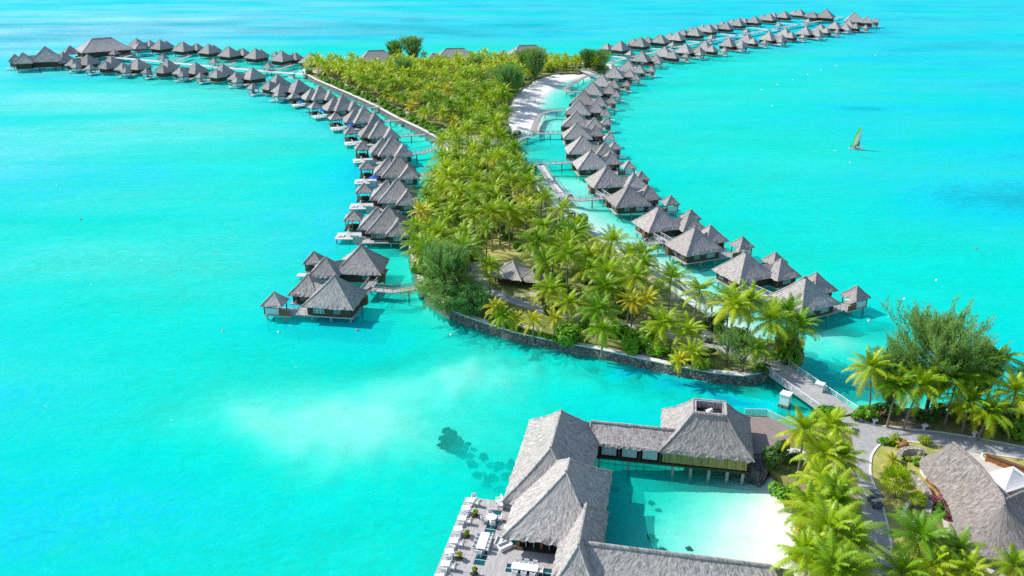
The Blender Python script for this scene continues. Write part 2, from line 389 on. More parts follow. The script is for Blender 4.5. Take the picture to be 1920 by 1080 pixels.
MAIN = [(1604, 776, 'main'), (1650, 768, 'main'), (1720, 772, 'main'), (1800, 778, 'main'), (1880, 786, 'main'), (1960, 792, 'main'), (2300, 800, 'main'), (2700, 1000, 'main'),
 (2500, 1500, 'pool'), (1500, 1500, 'pool'), (1496, 1180, 'pool'), (1500, 1080, 'pool'), (1512, 1030, 'pool'), (1512, 985, 'pool'), (1490, 945, 'pool'), (1462, 905, 'pool'), (1440, 888, 'main'), (1432, 862, 'main'), (1446, 842, 'main'), (1478, 815, 'main'), (1520, 790, 'main'), (1560, 778, 'main')]
isl = [at(u, v, 0.8) for u, v, k in ISLAND]; mnl = [at(u, v, 0.8) for u, v, k in MAIN]
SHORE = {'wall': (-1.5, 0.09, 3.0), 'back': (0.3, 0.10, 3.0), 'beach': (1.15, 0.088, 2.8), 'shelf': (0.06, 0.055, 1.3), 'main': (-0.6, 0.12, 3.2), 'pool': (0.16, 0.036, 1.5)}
segs = []
for poly, kinds in ((isl, [k for *_, k in ISLAND]), (mnl, [k for *_, k in MAIN])):
    for i in range(len(poly)):
        a, b = poly[i], poly[(i + 1) % len(poly)]; segs.append((a.x, a.y, b.x, b.y, *SHORE[kinds[i]]))
SEG = np.array(segs)
def inside(poly, X, Y):
    r = np.zeros(X.shape, bool); n = len(poly)
    for i in range(n):
        x1, y1 = poly[i]; x2, y2 = poly[(i + 1) % n]
        if y1 == y2: continue
        c = ((y1 > Y) != (y2 > Y)) & (X < (x2 - x1) * (Y - y1) / (y2 - y1) + x1); r ^= c
    return r
# broad shoals (less deep, pale) and hollows (deeper, darker): photo point, along/across size, turn, change of depth
BLOBS = [(640, 790, 22, 10, 4, -1.05), (500, 815, 26, 12, -6, -0.45), (760, 750, 30, 13, 14, -0.8), (890, 700, 22, 9, 16, -0.7), (600, 700, 30, 9, 12, -0.55), (100, 1010, 22, 7, 10, 0.4), (420, 970, 20, 5, 5, 0.3), (900, 720, 16, 6, -25, -0.7), (760, 850, 16, 6, 10, -0.6), (1010, 790, 10, 5, 0, -0.4),
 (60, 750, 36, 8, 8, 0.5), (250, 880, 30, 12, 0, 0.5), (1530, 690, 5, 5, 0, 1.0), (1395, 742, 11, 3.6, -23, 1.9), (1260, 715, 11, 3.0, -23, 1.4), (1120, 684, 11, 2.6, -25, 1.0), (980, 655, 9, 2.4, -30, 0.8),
 (1890, 375, 46, 18, 0, 1.0), (1760, 90, 120, 20, 0, 0.3), (1590, 201, 16, 9, 0, 0.9), (1300, 330, 60, 14, 0, 0.35), (1640, 640, 16, 8, 20, -0.9), (1560, 640, 9, 5, 30, -0.7),
 (1120, 335, 10, 12, 20, -0.3), (1080, 345, 9, 9, 20, -0.8), (1040, 240, 8, 16, 0, -0.7), (1035, 285, 9, 9, 0, -0.5), (720, 285, 7, 7, 0, -0.2), (330, 330, 60, 20, 0, 0.3), (560, 400, 30, 20, 0, 0.2),
 (600, 560, 10, 6, 0, 0.4), (1190, 950, 5, 6, 0, 0.35), (1150, 1010, 5, 9, 0, 0.4), (640, 330, 22, 26, 30, 0.3), (220, 140, 60, 10, 24, 0.6), (120, 60, 150, 90, 10, 0.7), (820, 60, 130, 70, 0, 0.7), (1500, 70, 120, 20, 30, 0.4)]
def depth_of(X, Y):
    shp = X.shape; X = X.ravel(); Y = Y.ravel()
    best = np.full(X.shape, 1e9); num = np.zeros(X.shape); den = np.zeros(X.shape); D = []
    for x1, y1, x2, y2, h0, sl, dm in SEG:
        dx, dy = x2 - x1, y2 - y1; t = np.clip(((X - x1) * dx + (Y - y1) * dy) / (dx * dx + dy * dy), 0, 1)
        d = np.hypot(X - x1 - t * dx, Y - y1 - t * dy); D.append(d); best = np.minimum(best, d)
    for d, (x1, y1, x2, y2, h0, sl, dm) in zip(D, SEG):
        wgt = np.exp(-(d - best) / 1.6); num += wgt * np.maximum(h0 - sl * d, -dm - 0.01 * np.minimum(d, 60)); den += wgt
    z = num / den
    dep = -z
    far = np.clip((best - 10) / 40, 0, 1); dep = dep * (1 - far) + (2.34 + 1.0 * np.clip((best - 50) / 150, 0, 1)) * far
    land = inside([tuple(p) for p in isl], X, Y) | inside([tuple(p) for p in mnl], X, Y)
    dep = np.where(land, np.where(best < 0.9, -0.2, -0.6), dep)
    wx = X + 2.6 * np.sin(0.19 * Y + 1.3) + 1.5 * np.sin(0.43 * X + 0.31 * Y) + 0.9 * np.sin(0.9 * Y - 0.55 * X); wy = Y + 2.0 * np.sin(0.17 * X + 0.7) + 1.1 * np.sin(0.51 * X - 0.37 * Y) + 0.6 * np.sin(1.1 * X + 0.3)
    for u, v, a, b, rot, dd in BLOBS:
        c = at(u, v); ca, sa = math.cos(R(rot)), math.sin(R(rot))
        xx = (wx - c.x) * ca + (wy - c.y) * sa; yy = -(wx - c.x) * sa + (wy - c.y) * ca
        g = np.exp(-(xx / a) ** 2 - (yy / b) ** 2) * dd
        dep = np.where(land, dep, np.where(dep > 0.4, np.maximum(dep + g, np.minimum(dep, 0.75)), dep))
    return dep.reshape(shp)

def grid_mesh(name, ys, ks, zf, attr=None):
    Y, K = np.meshgrid(ys, ks, indexing='ij'); X = K * (Y + 12)
    dep = depth_of(X, Y); Z = zf(X, Y, dep)
    nv = X.size; ny, nk = X.shape
    idx = np.arange(nv).reshape(ny, nk)
    f = np.stack([idx[:-1, :-1], idx[:-1, 1:], idx[1:, 1:], idx[1:, :-1]], -1).reshape(-1, 4)
    me = bpy.data.meshes.new(name)
    me.vertices.add(nv); me.vertices.foreach_set('co', np.stack([X, Y, Z], -1).ravel().astype(np.float32))
    me.loops.add(f.size); me.loops.foreach_set('vertex_index', f.ravel().astype(np.int32))
    me.polygons.add(len(f)); me.polygons.foreach_set('loop_start', np.arange(0, f.size, 4, dtype=np.int32)); me.polygons.foreach_set('loop_total', np.full(len(f), 4, np.int32))
    me.polygons.foreach_set('use_smooth', np.ones(len(f), bool))
    a = me.attributes.new('depth', 'FLOAT', 'POINT'); a.data.foreach_set('value', np.clip(dep, -2, 8).ravel().astype(np.float32))
    ruf = np.zeros_like(X)
    for u, v, a_, b_, k_ in ((60, 60, 150, 120, 1.0), (300, 40, 170, 110, 0.8), (90, 250, 60, 40, 0.8), (300, 190, 70, 45, 0.5), (320, 460, 45, 30, 0.35), (540, 20, 160, 120, 0.4)):   # wind-ruffled stretches
        c = at(u, v); ruf = np.maximum(ruf, k_ * np.exp(-((X - c.x + 8 * np.sin(0.05 * Y)) / a_) ** 2 - ((Y - c.y + 6 * np.sin(0.06 * X)) / b_) ** 2))
    a = me.attributes.new('ruffle', 'FLOAT', 'POINT'); a.data.foreach_set('value', ruf.ravel().astype(np.float32))
    me.update(calc_edges=True); me.validate()
    o = bpy.data.objects.new(name, me); C.objects.link(o); return o
near_y = np.concatenate([np.linspace(20, 68, 14), 70 * np.exp(np.linspace(0, math.log(1500 / 70), 300)), np.array([1800, 2300, 3200, 5000, 9000, 15000])])
ks = np.concatenate([np.array([-9, -5, -3, -2, -1.4, -1.1]), np.linspace(-0.9, 0.9, 330), np.array([1.1, 1.4, 2, 3, 5, 9])])
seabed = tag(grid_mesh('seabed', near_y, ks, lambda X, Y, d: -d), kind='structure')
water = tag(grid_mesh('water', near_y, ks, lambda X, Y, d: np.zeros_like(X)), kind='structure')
# sand
m, n, l, p = mat('coral_sand'); tc = n.new('ShaderNodeTexCoord')
f1 = noise_t(n, l, tc.outputs['Object'], 0.22, 7, 0.65); f2 = noise_t(n, l, tc.outputs['Object'], 1.6, 4)
c = mixc(n, l, ramp(n, l, f1, ((0.35, 0), (0.7, 1))), (0.76, 0.72, 0.65), (0.88, 0.85, 0.79))
c = mixc(n, l, ramp(n, l, f2, ((0.60, 0), (0.74, 0.55))), c, (0.50, 0.50, 0.42))
l.new(c, p.inputs['Base Color']); p.inputs['Roughness'].default_value = 0.95; p.inputs['Specular IOR Level'].default_value = 0.1
bump(n, l, p, f2, 0.4, 0.2); seabed.data.materials.append(m)
# lagoon water: clear over the shallows, milky turquoise where it is deep
m, n, l, p = mat('lagoon_water'); out = n['Material Output']
tc = n.new('ShaderNodeTexCoord'); da = n.new('ShaderNodeAttribute'); da.attribute_name = 'depth'
n1 = noise_t(n, l, mapping(n, l, tc.outputs['Object'], (1, 1.5, 1)), 0.016, 6, 0.6)
n2 = noise_t(n, l, mapping(n, l, tc.outputs['Object'], (1, 1.7, 1)), 0.42, 5, 0.7)
dv = math_n(n, l, 'ADD', math_n(n, l, 'MULTIPLY', math_n(n, l, 'SUBTRACT', n1, 0.5), 2.5), math_n(n, l, 'MULTIPLY', math_n(n, l, 'SUBTRACT', n2, 0.5), 2.4))
dsc = math_n(n, l, 'ADD', da.outputs['Fac'], math_n(n, l, 'MULTIPLY', dv, math_n(n, l, 'MULTIPLY', da.outputs['Fac'], 0.34, True)))
dsc = math_n(n, l, 'MAXIMUM', dsc, 0.0)
d01 = math_n(n, l, 'DIVIDE', dsc, 4.0, True)
tint = ramp(n, l, d01, ((0.0, (1.0, 1.0, 1.0)), (0.05, (0.84, 0.99, 0.965)), (0.15, (0.56, 0.98, 0.93)), (0.30, (0.33, 0.96, 0.90)), (0.46, (0.15, 0.93, 0.87)), (0.64, (0.03, 0.90, 0.85)), (1.0, (0.004, 0.80, 0.84))))
scat = ramp(n, l, d01, ((0.0, (0.25, 0.80, 0.72)), (0.30, (0.02, 0.78, 0.60)), (0.56, (0.0, 0.75, 0.60)), (0.66, (0.0, 0.735, 0.64)), (0.75, (0.0, 0.69, 0.645)), (0.83, (0.0, 0.66, 0.765)), (1.0, (0.0, 0.43, 0.52))))
opa = ramp(n, l, d01, ((0.0, 0.0), (0.06, 0.04), (0.3, 0.20), (0.5, 0.42), (0.65, 0.60), (1.0, 0.72)))
# ripples: small chop whose strength varies in broad drifts (wind streaks)
geo = n.new('ShaderNodeNewGeometry')
wv = noise_t(n, l, mapping(n, l, tc.outputs['Object'], (0.55, 1.0, 1)), 1.1, 6, 0.62)
wv2 = noise_t(n, l, mapping(n, l, tc.outputs['Object'], (0.5, 1.0, 1)), 0.16, 3, 0.5)
hh = math_n(n, l, 'ADD', math_n(n, l, 'MULTIPLY', wv, 0.55), math_n(n, l, 'MULTIPLY', wv2, 1.2))
b = n.new('ShaderNodeBump'); b.inputs['Strength'].default_value = 0.5; b.inputs['Distance'].default_value = 0.6; l.new(hh, b.inputs['Height'])
tr = n.new('ShaderNodeBsdfTransparent'); l.new(tint, tr.inputs[0])
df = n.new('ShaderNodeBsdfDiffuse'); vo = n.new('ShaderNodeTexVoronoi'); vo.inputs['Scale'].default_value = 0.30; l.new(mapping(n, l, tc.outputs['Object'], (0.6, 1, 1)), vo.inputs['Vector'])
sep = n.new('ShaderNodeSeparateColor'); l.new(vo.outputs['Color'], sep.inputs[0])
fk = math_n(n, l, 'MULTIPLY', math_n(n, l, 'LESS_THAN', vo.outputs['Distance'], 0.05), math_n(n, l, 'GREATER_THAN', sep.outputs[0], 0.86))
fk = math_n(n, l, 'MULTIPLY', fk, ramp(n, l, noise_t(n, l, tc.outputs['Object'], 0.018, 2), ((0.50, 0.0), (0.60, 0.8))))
scat = mixc(n, l, fk, scat, (0.85, 0.95, 0.95))   # sun glints on the chop, painted into the colour as white specks
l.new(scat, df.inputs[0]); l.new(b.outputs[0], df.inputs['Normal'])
m1 = n.new('ShaderNodeMixShader'); l.new(opa, m1.inputs[0]); l.new(tr.outputs[0], m1.inputs[1]); l.new(df.outputs[0], m1.inputs[2])
gl = n.new('ShaderNodeBsdfGlossy'); gl.inputs['Roughness'].default_value = 0.46; l.new(b.outputs[0], gl.inputs['Normal']); gl.inputs[0].default_value = (0.85, 0.95, 1, 1)
fr = n.new('ShaderNodeFresnel'); fr.inputs[0].default_value = 1.33; l.new(b.outputs[0], fr.inputs[1])
gf = math_n(n, l, 'MINIMUM', math_n(n, l, 'MULTIPLY', fr.outputs[0], 0.20), 0.12)
pn = ramp(n, l, noise_t(n, l, mapping(n, l, tc.outputs['Object'], (0.35, 1.0, 1)), 0.020, 4, 0.6), ((0.36, 0.35), (0.66, 1.7)))   # wind lanes
rn = ramp(n, l, noise_t(n, l, mapping(n, l, tc.outputs['Object'], (0.4, 1.0, 1)), 0.75, 4, 0.65), ((0.38, 0.65), (0.66, 1.35)))
ra = n.new('ShaderNodeAttribute'); ra.attribute_name = 'ruffle'
gf = math_n(n, l, 'MULTIPLY', math_n(n, l, 'MULTIPLY', gf, math_n(n, l, 'MULTIPLY', pn, rn)), math_n(n, l, 'ADD', math_n(n, l, 'MULTIPLY', ra.outputs['Fac'], 2.3), 0.75), True)
m2 = n.new('ShaderNodeMixShader'); l.new(gf, m2.inputs[0]); l.new(m1.outputs[0], m2.inputs[1]); l.new(gl.outputs[0], m2.inputs[2])
l.new(m2.outputs[0], out.inputs[0]); n.remove(p)
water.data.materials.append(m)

def flat(name, pts, z, m, kind='structure', skirt=0.0, subdiv=False):
    """a filled outline at height z, with a vertical skirt below its rim"""
    bm = bmesh.new(); vs = [bm.verts.new((q[0], q[1], z)) for q in pts]; es = [bm.edges.new((vs[i], vs[(i + 1) % len(vs)])) for i in range(len(vs))]
    bmesh.ops.triangle_fill(bm, use_beauty=True, edges=es, normal=(0, 0, 1))
    if skirt:
        lo = [bm.verts.new((q[0], q[1], z - skirt)) for q in pts]
        for i in range(len(vs)): bm.faces.new((vs[i], lo[i], lo[(i + 1) % len(vs)], vs[(i + 1) % len(vs)]))
    me = bpy.data.meshes.new(name); bm.to_mesh(me); bm.free(); me.materials.append(m)
    o = bpy.data.objects.new(name, me); C.objects.link(o); return tag(o, kind=kind)
def inset(poly, d):
    n_ = len(poly); o = []
    ar = sum(poly[i].x * poly[(i + 1) % n_].y - poly[(i + 1) % n_].x * poly[i].y for i in range(n_)); sg = 1 if ar > 0 else -1
    for i in range(n_):
        t = (poly[(i + 1) % n_] - poly[i - 1]).normalized(); o.append(poly[i] + Vector((-t.y, t.x)) * d * sg)
    return o
# island ground: lawn, litter and sand mixed
m, n, l, p = mat('island_ground'); tc = n.new('ShaderNodeTexCoord')
g1 = noise_t(n, l, tc.outputs['Object'], 0.10, 6, 0.6); g2 = noise_t(n, l, tc.outputs['Object'], 0.7, 6, 0.7)
c = mixc(n, l, ramp(n, l, g2, ((0.35, 0), (0.65, 1))), (0.11, 0.16, 0.03), (0.25, 0.26, 0.07))
c2 = mixc(n, l, ramp(n, l, g2, ((0.4, 0), (0.6, 1))), (0.30, 0.25, 0.18), (0.60, 0.54, 0.45))
c = mixc(n, l, ramp(n, l, g1, ((0.58, 0), (0.64, 1))), c, c2)
l.new(c, p.inputs['Base Color']); p.inputs['Roughness'].default_value = 1.0; bump(n, l, p, g2, 0.5, 0.2)
flat('island_ground', inset(isl, 0.35), GZ, m, skirt=2.2)
m2_, n, l, p = mat('garden_ground'); tc = n.new('ShaderNodeTexCoord')
g1 = noise_t(n, l, tc.outputs['Object'], 0.16, 6, 0.6); g2 = noise_t(n, l, tc.outputs['Object'], 0.9, 6, 0.7)
c = mixc(n, l, ramp(n, l, g2, ((0.35, 0), (0.65, 1))), (0.13, 0.17, 0.03), (0.30, 0.27, 0.09))
c2 = mixc(n, l, ramp(n, l, g2, ((0.4, 0), (0.6, 1))), (0.14, 0.09, 0.06), (0.36, 0.27, 0.19))
c = mixc(n, l, ramp(n, l, g1, ((0.47, 0), (0.55, 1))), c, c2)
l.new(c, p.inputs['Base Color']); p.inputs['Roughness'].default_value = 1.0; bump(n, l, p, g2, 0.5, 0.2)
flat('mainland_ground', inset(mnl, 0.35), GZ, m2_, skirt=2.2)

def ribbon(name, px, width, z, m, th=0.0, kind='structure'):
    pts = [at(u, v, z) for u, v in px]; mb = MB(); L = []; Rr = []
    for i, q in enumerate(pts):
        t = (pts[min(i + 1, len(pts) - 1)] - pts[max(i - 1, 0)]).normalized(); nn = Vector((-t.y, t.x)) * width / 2
        L.append(mb.vert((*(q + nn), z))); Rr.append(mb.vert((*(q - nn), z)))
    for i in range(len(pts) - 1): mb.face((Rr[i], Rr[i + 1], L[i + 1], L[i]))
    return tag(mb.build(name, m), kind=kind)
def area(name, px, z, m, kind='structure'):
    return flat(name, [at(u, v, z) for u, v in px], z, m, kind)
ribbon('path', [(1446, 688), (1425, 680), (1400, 668), (1362, 655), (1330, 643), (1270, 632), (1200, 617), (1140, 606), (1085, 597), (1030, 585), (970, 566), (915, 545), (895, 520), (888, 480), (886, 440), (884, 400), (878, 350), (874, 310), (876, 275), (905, 266), (950, 262)], 3.0, GZ + 0.006, M['asphalt'])
ribbon('sand_path', [(876, 272), (850, 256), (800, 230), (740, 200), (690, 178), (645, 158), (605, 140), (584, 133)], 2.2, GZ + 0.010, M['sand_path'])
area('lawn', [(905, 470), (920, 430), (990, 418), (1040, 430), (1030, 470), (985, 500), (930, 510)], GZ + 0.004, M['lawn'])
# mainland road with its junction, lawn between the roads, paving round the reception
ROAD = [(1556, 774), (1607, 783), (1640, 796), (1700, 804), (1760, 810), (1830, 821), (1920, 839), (2050, 862), (2050, 896), (1920, 859), (1874, 853), (1841, 849), (1812, 846), (1790, 842), (1750, 833), (1711, 827), (1672, 824), (1650, 831),
        (1636, 849), (1632, 868), (1632, 888), (1641, 912), (1652, 938), (1667, 997), (1680, 1080), (1690, 1160), (1642, 1160), (1636, 1080), (1625, 1000), (1610, 930), (1606, 880), (1603, 849), (1596, 812), (1578, 790)]
area('road', ROAD, GZ + 0.012, M['asphalt'])
area('lawn', [(1634, 888), (1634, 868), (1638, 850), (1652, 832), (1674, 825), (1711, 828), (1750, 834), (1800, 880), (1770, 940), (1740, 990), (1720, 1040), (1684, 1080), (1669, 997), (1654, 938)], GZ + 0.008, M['lawn'])
area('lawn', [(1841, 852), (1850, 848), (1874, 853), (1920, 860), (2050, 898), (2050, 930), (1960, 905), (1890, 878), (1850, 862)], GZ + 0.016, M['lawn'])
area('paving', [(1790, 842), (1836, 850), (1850, 864), (1890, 880), (1960, 907), (2060, 940), (2060, 980), (1900, 930), (1820, 870)], GZ + 0.008, M['paving'])
area('paving', [(1764, 916), (1800, 930), (1815, 975), (1850, 1010), (1930, 1000), (2060, 1010), (2060, 1200), (1880, 1150), (1860, 1080), (1835, 1050), (1800, 1020), (1770, 990), (1760, 945)], GZ + 0.012, M['paving'])
area('patio', [(1766, 920), (1790, 918), (1815, 968), (1812, 975), (1780, 968), (1762, 945)], GZ + 0.018, M['patio'])
area('path', [(1472, 838), (1500, 842), (1515, 850), (1510, 862), (1480, 858), (1468, 850)], GZ + 0.008, M['paving'])
def kerb(label, px, closed=False, wd=0.32, h=0.13, m='kerb', cat='kerb', name='kerb', z=None, batter=0.0):
    z = GZ if z is None else z
    pts = [at(u, v, z + h) for u, v in px]; mb = MB(); n_ = len(pts); rows = []
    # smooth by Catmull-Rom
    sm = []
    for i in range(n_ - 1):
        p0, p1, p2, p3 = pts[max(i - 1, 0)], pts[i], pts[i + 1], pts[min(i + 2, n_ - 1)]
        for k in range(5):
            t = k / 5; sm.append(0.5 * ((2 * p1) + (p2 - p0) * t + (2 * p0 - 5 * p1 + 4 * p2 - p3) * t * t + (3 * p1 - p0 - 3 * p2 + p3) * t ** 3))
    sm.append(pts[-1])
    for i, q in enumerate(sm):
        t = (sm[min(i + 1, len(sm) - 1)] - sm[max(i - 1, 0)]).normalized(); nn = Vector((-t.y, t.x)) * wd / 2; k = 1 + batter
        j = rnd.uniform(-0.02, 0.02) * (h > 0.3)
        rows.append([mb.vert((*(q + nn * k), z - 0.3)), mb.vert((*(q + nn), z + h + j)), mb.vert((*(q - nn), z + h + j)), mb.vert((*(q - nn * k), z - 0.3))])
    for i in range(len(rows) - 1):
        for k in range(3): mb.face((rows[i][k], rows[i][k + 1], rows[i + 1][k + 1], rows[i + 1][k]))
    mb.face(rows[0][::-1]); mb.face(rows[-1])
    return tag(mb.build(name, M[m]), label, cat)
kerb('white kerb edging the lawn beside the road junction', [(1680, 1076), (1667, 997), (1652, 938), (1641, 912), (1632.5, 888), (1632.5, 868), (1636, 850), (1651, 832), (1672, 825), (1711, 828), (1750, 834)])
kerb('white kerb along the grass strip at the right edge', [(1920, 886), (1890, 877), (1850, 863), (1841, 854), (1846, 849), (1874, 853.5), (1922, 860)])
kerb('pale kerb along the palm side of the road', [(1608, 782), (1640, 795), (1700, 803), (1760, 809), (1830, 820), (1922, 838)], wd=0.25)
# low garden walls by the reception
kerb('thick curved coral stone garden wall on the lawn', [(1735, 843), (1712, 839), (1693, 842), (1686, 852), (1684, 868), (1690, 880), (1708, 890), (1728, 902), (1740, 918), (1744, 938), (1740, 960)], wd=0.75, h=0.9, m='stone_pale', cat='garden wall', name='garden_wall', batter=0.9)
kerb('white curved plinth wall at the reception entrance', [(1736, 868), (1731, 878), (1738, 890), (1752, 898), (1764, 906)], wd=0.7, h=0.5, m='kerb', cat='garden wall', name='garden_wall')
kerb('short white curved garden wall beside the young palm', [(1722, 934), (1708, 938), (1698, 948), (1695, 965)], wd=0.55, h=0.7, m='kerb', cat='garden wall', name='garden_wall')

def seawall(label, pts, top=1.75, wd=1.1):
    mb = MB(); cap = MB(); n_ = len(pts); sm = []
    for i in range(n_ - 1):
        for k in range(8): sm.append(lerp(pts[i], pts[i + 1], k / 8))
    sm.append(pts[-1]); rows = []; cr = []
    for i, q in enumerate(sm):
        t = (sm[min(i + 1, len(sm) - 1)] - sm[max(i - 1, 0)]).normalized(); nn = Vector((t.y, -t.x))
        j = lambda a: rnd.uniform(-a, a)
        rows.append([mb.vert((*(q + nn * (0.8 + j(.12))), -2.6)), mb.vert((*(q + nn * (0.45 + j(.12))), -0.2)), mb.vert((*(q + nn * (0.22 + j(.1))), 0.6)), mb.vert((*(q + nn * (0.05 + j(.05))), top))])
        cr.append([cap.vert((*(q + nn * 0.12), top - 0.05)), cap.vert((*(q + nn * 0.12), top + 0.14 + j(.02))), cap.vert((*(q - nn * wd), top + 0.14 + j(.02))), cap.vert((*(q - nn * wd), top - 0.5))])
    for r_, b_ in ((rows, mb), (cr, cap)):
        for i in range(len(r_) - 1):
            for k in range(3): b_.face((r_[i][k], r_[i + 1][k], r_[i + 1][k + 1], r_[i][k + 1]))
    t = thing('sea_wall', label, 'sea wall')
    mb.build('stone_face', M['stone'], t); cap.build('coping', M['kerb'], t)
ipx = [at(u, v, 0.8) for u, v, k in ISLAND]
seawall('dark stone sea wall along the front edge of the island', ipx[0:13][::-1])
seawall('stone sea wall under the palms beside the left villas', ipx[12:21][::-1])
seawall('pale topped stone sea wall behind the left villas', ipx[20:29][::-1])

# ------------------------------------------------------------------ overwater villas
def sq(cx, cy, a, b=None, rz=0.0):
    b = b or a; o = []
    for x, y in ((-a / 2, -b / 2), (a / 2, -b / 2), (a / 2, b / 2), (-a / 2, b / 2)):
        o.append((cx + x * math.cos(rz) - y * math.sin(rz), cy + x * math.sin(rz) + y * math.cos(rz)))
    return o
def roof(name, par, eave, ridge, ze, zr, seed, m='thatch', **kw):
    mb = MB(); hip(mb, eave, ridge, ze, zr, seed=seed, **kw); return mb.build(name, M[m], par)
def walls(mb, pts, z0, z1):
    for i in range(len(pts)):
        a, b = pts[i], pts[(i + 1) % len(pts)]; mb.quad((*a, z0), (*b, z0), (*b, z1), (*a, z1))
    mb.poly([(*p_, z1) for p_ in pts]); mb.poly([(*p_, z0) for p_ in pts][::-1])
def window(par, cx, cy, rz, wd, ht, z, cols=2):
    """framed window set proud of a wall, panes inside"""
    mb = MB(); mb.box((cx, cy, z), (wd, 0.10, ht), rz); fr_ = mb.build('window', M['white'] if cols == 3 else M['wood_brown'], par)
    pb = MB(); ca, sa = math.cos(rz), math.sin(rz)
    for s in (-1, 1):
        for k in range(cols):
            for r_ in (-1, 1):
                x = (k - (cols - 1) / 2) * wd / cols; y = 0.062 * s
                pb.box((cx + x * ca - y * sa, cy + x * sa + y * ca, z + r_ * ht * 0.235), (wd / cols - 0.12, 0.03, ht * 0.40), rz)
    pb.build('pane', M['glass'], fr_); return fr_
m, n, l, p = mat('window_glass'); p.inputs['Base Color'].default_value = (0.10, 0.20, 0.20, 1); p.inputs['Roughness'].default_value = 0.12; M['glass'] = m
M['pool_glass'] = noisy('dark_teal_floor_glass', (0.0, 0.075, 0.09), (0.01, 0.12, 0.13), 1.0, rough=0.15)
tc = n.new('ShaderNodeTexCoord'); l.new(mixc(n, l, noise_t(n, l, tc.outputs['Object'], 1.5), (0.05, 0.10, 0.10), (0.20, 0.32, 0.31)), p.inputs['Base Color'])
def pile(par, x, y, top=1.75, r=0.2, bot=-3.2):
    mb = MB(); mb.tube([(x, y, bot), (x, y, top)], [r, r], 8); return mb.build('pile', M['pile'], par)
def railing(par, a, b, z, step=1.6, name='railing', m='rail', h=1.0, wires=2):
    mb = MB(); a = Vector(a); b = Vector(b); L = (b - a).length; k = max(1, round(L / step)); d = (b - a) / L; rz = math.atan2(d.y, d.x)
    for i in range(k + 1):
        q = lerp(a, b, i / k); mb.box((q.x, q.y, z + h / 2), (0.09, 0.09, h), rz)
    c = (a + b) / 2
    mb.box((c.x, c.y, z + h + 0.03), (L, 0.10, 0.06), rz)
    for w_ in range(wires): mb.box((c.x, c.y, z + h * (0.3 + 0.35 * w_)), (L, 0.025, 0.025), rz)
    return mb.build(name, M[m], par)
def cap_piece(par, x, y, z, rz=0.0):
    mb = MB(); mb.lathe([(0.34, -0.35), (0.42, -0.05), (0.40, 0.18), (0.22, 0.26)], (x, y, z), 8); return mb.build('ridge_cap', M['thatch_brown'], par)

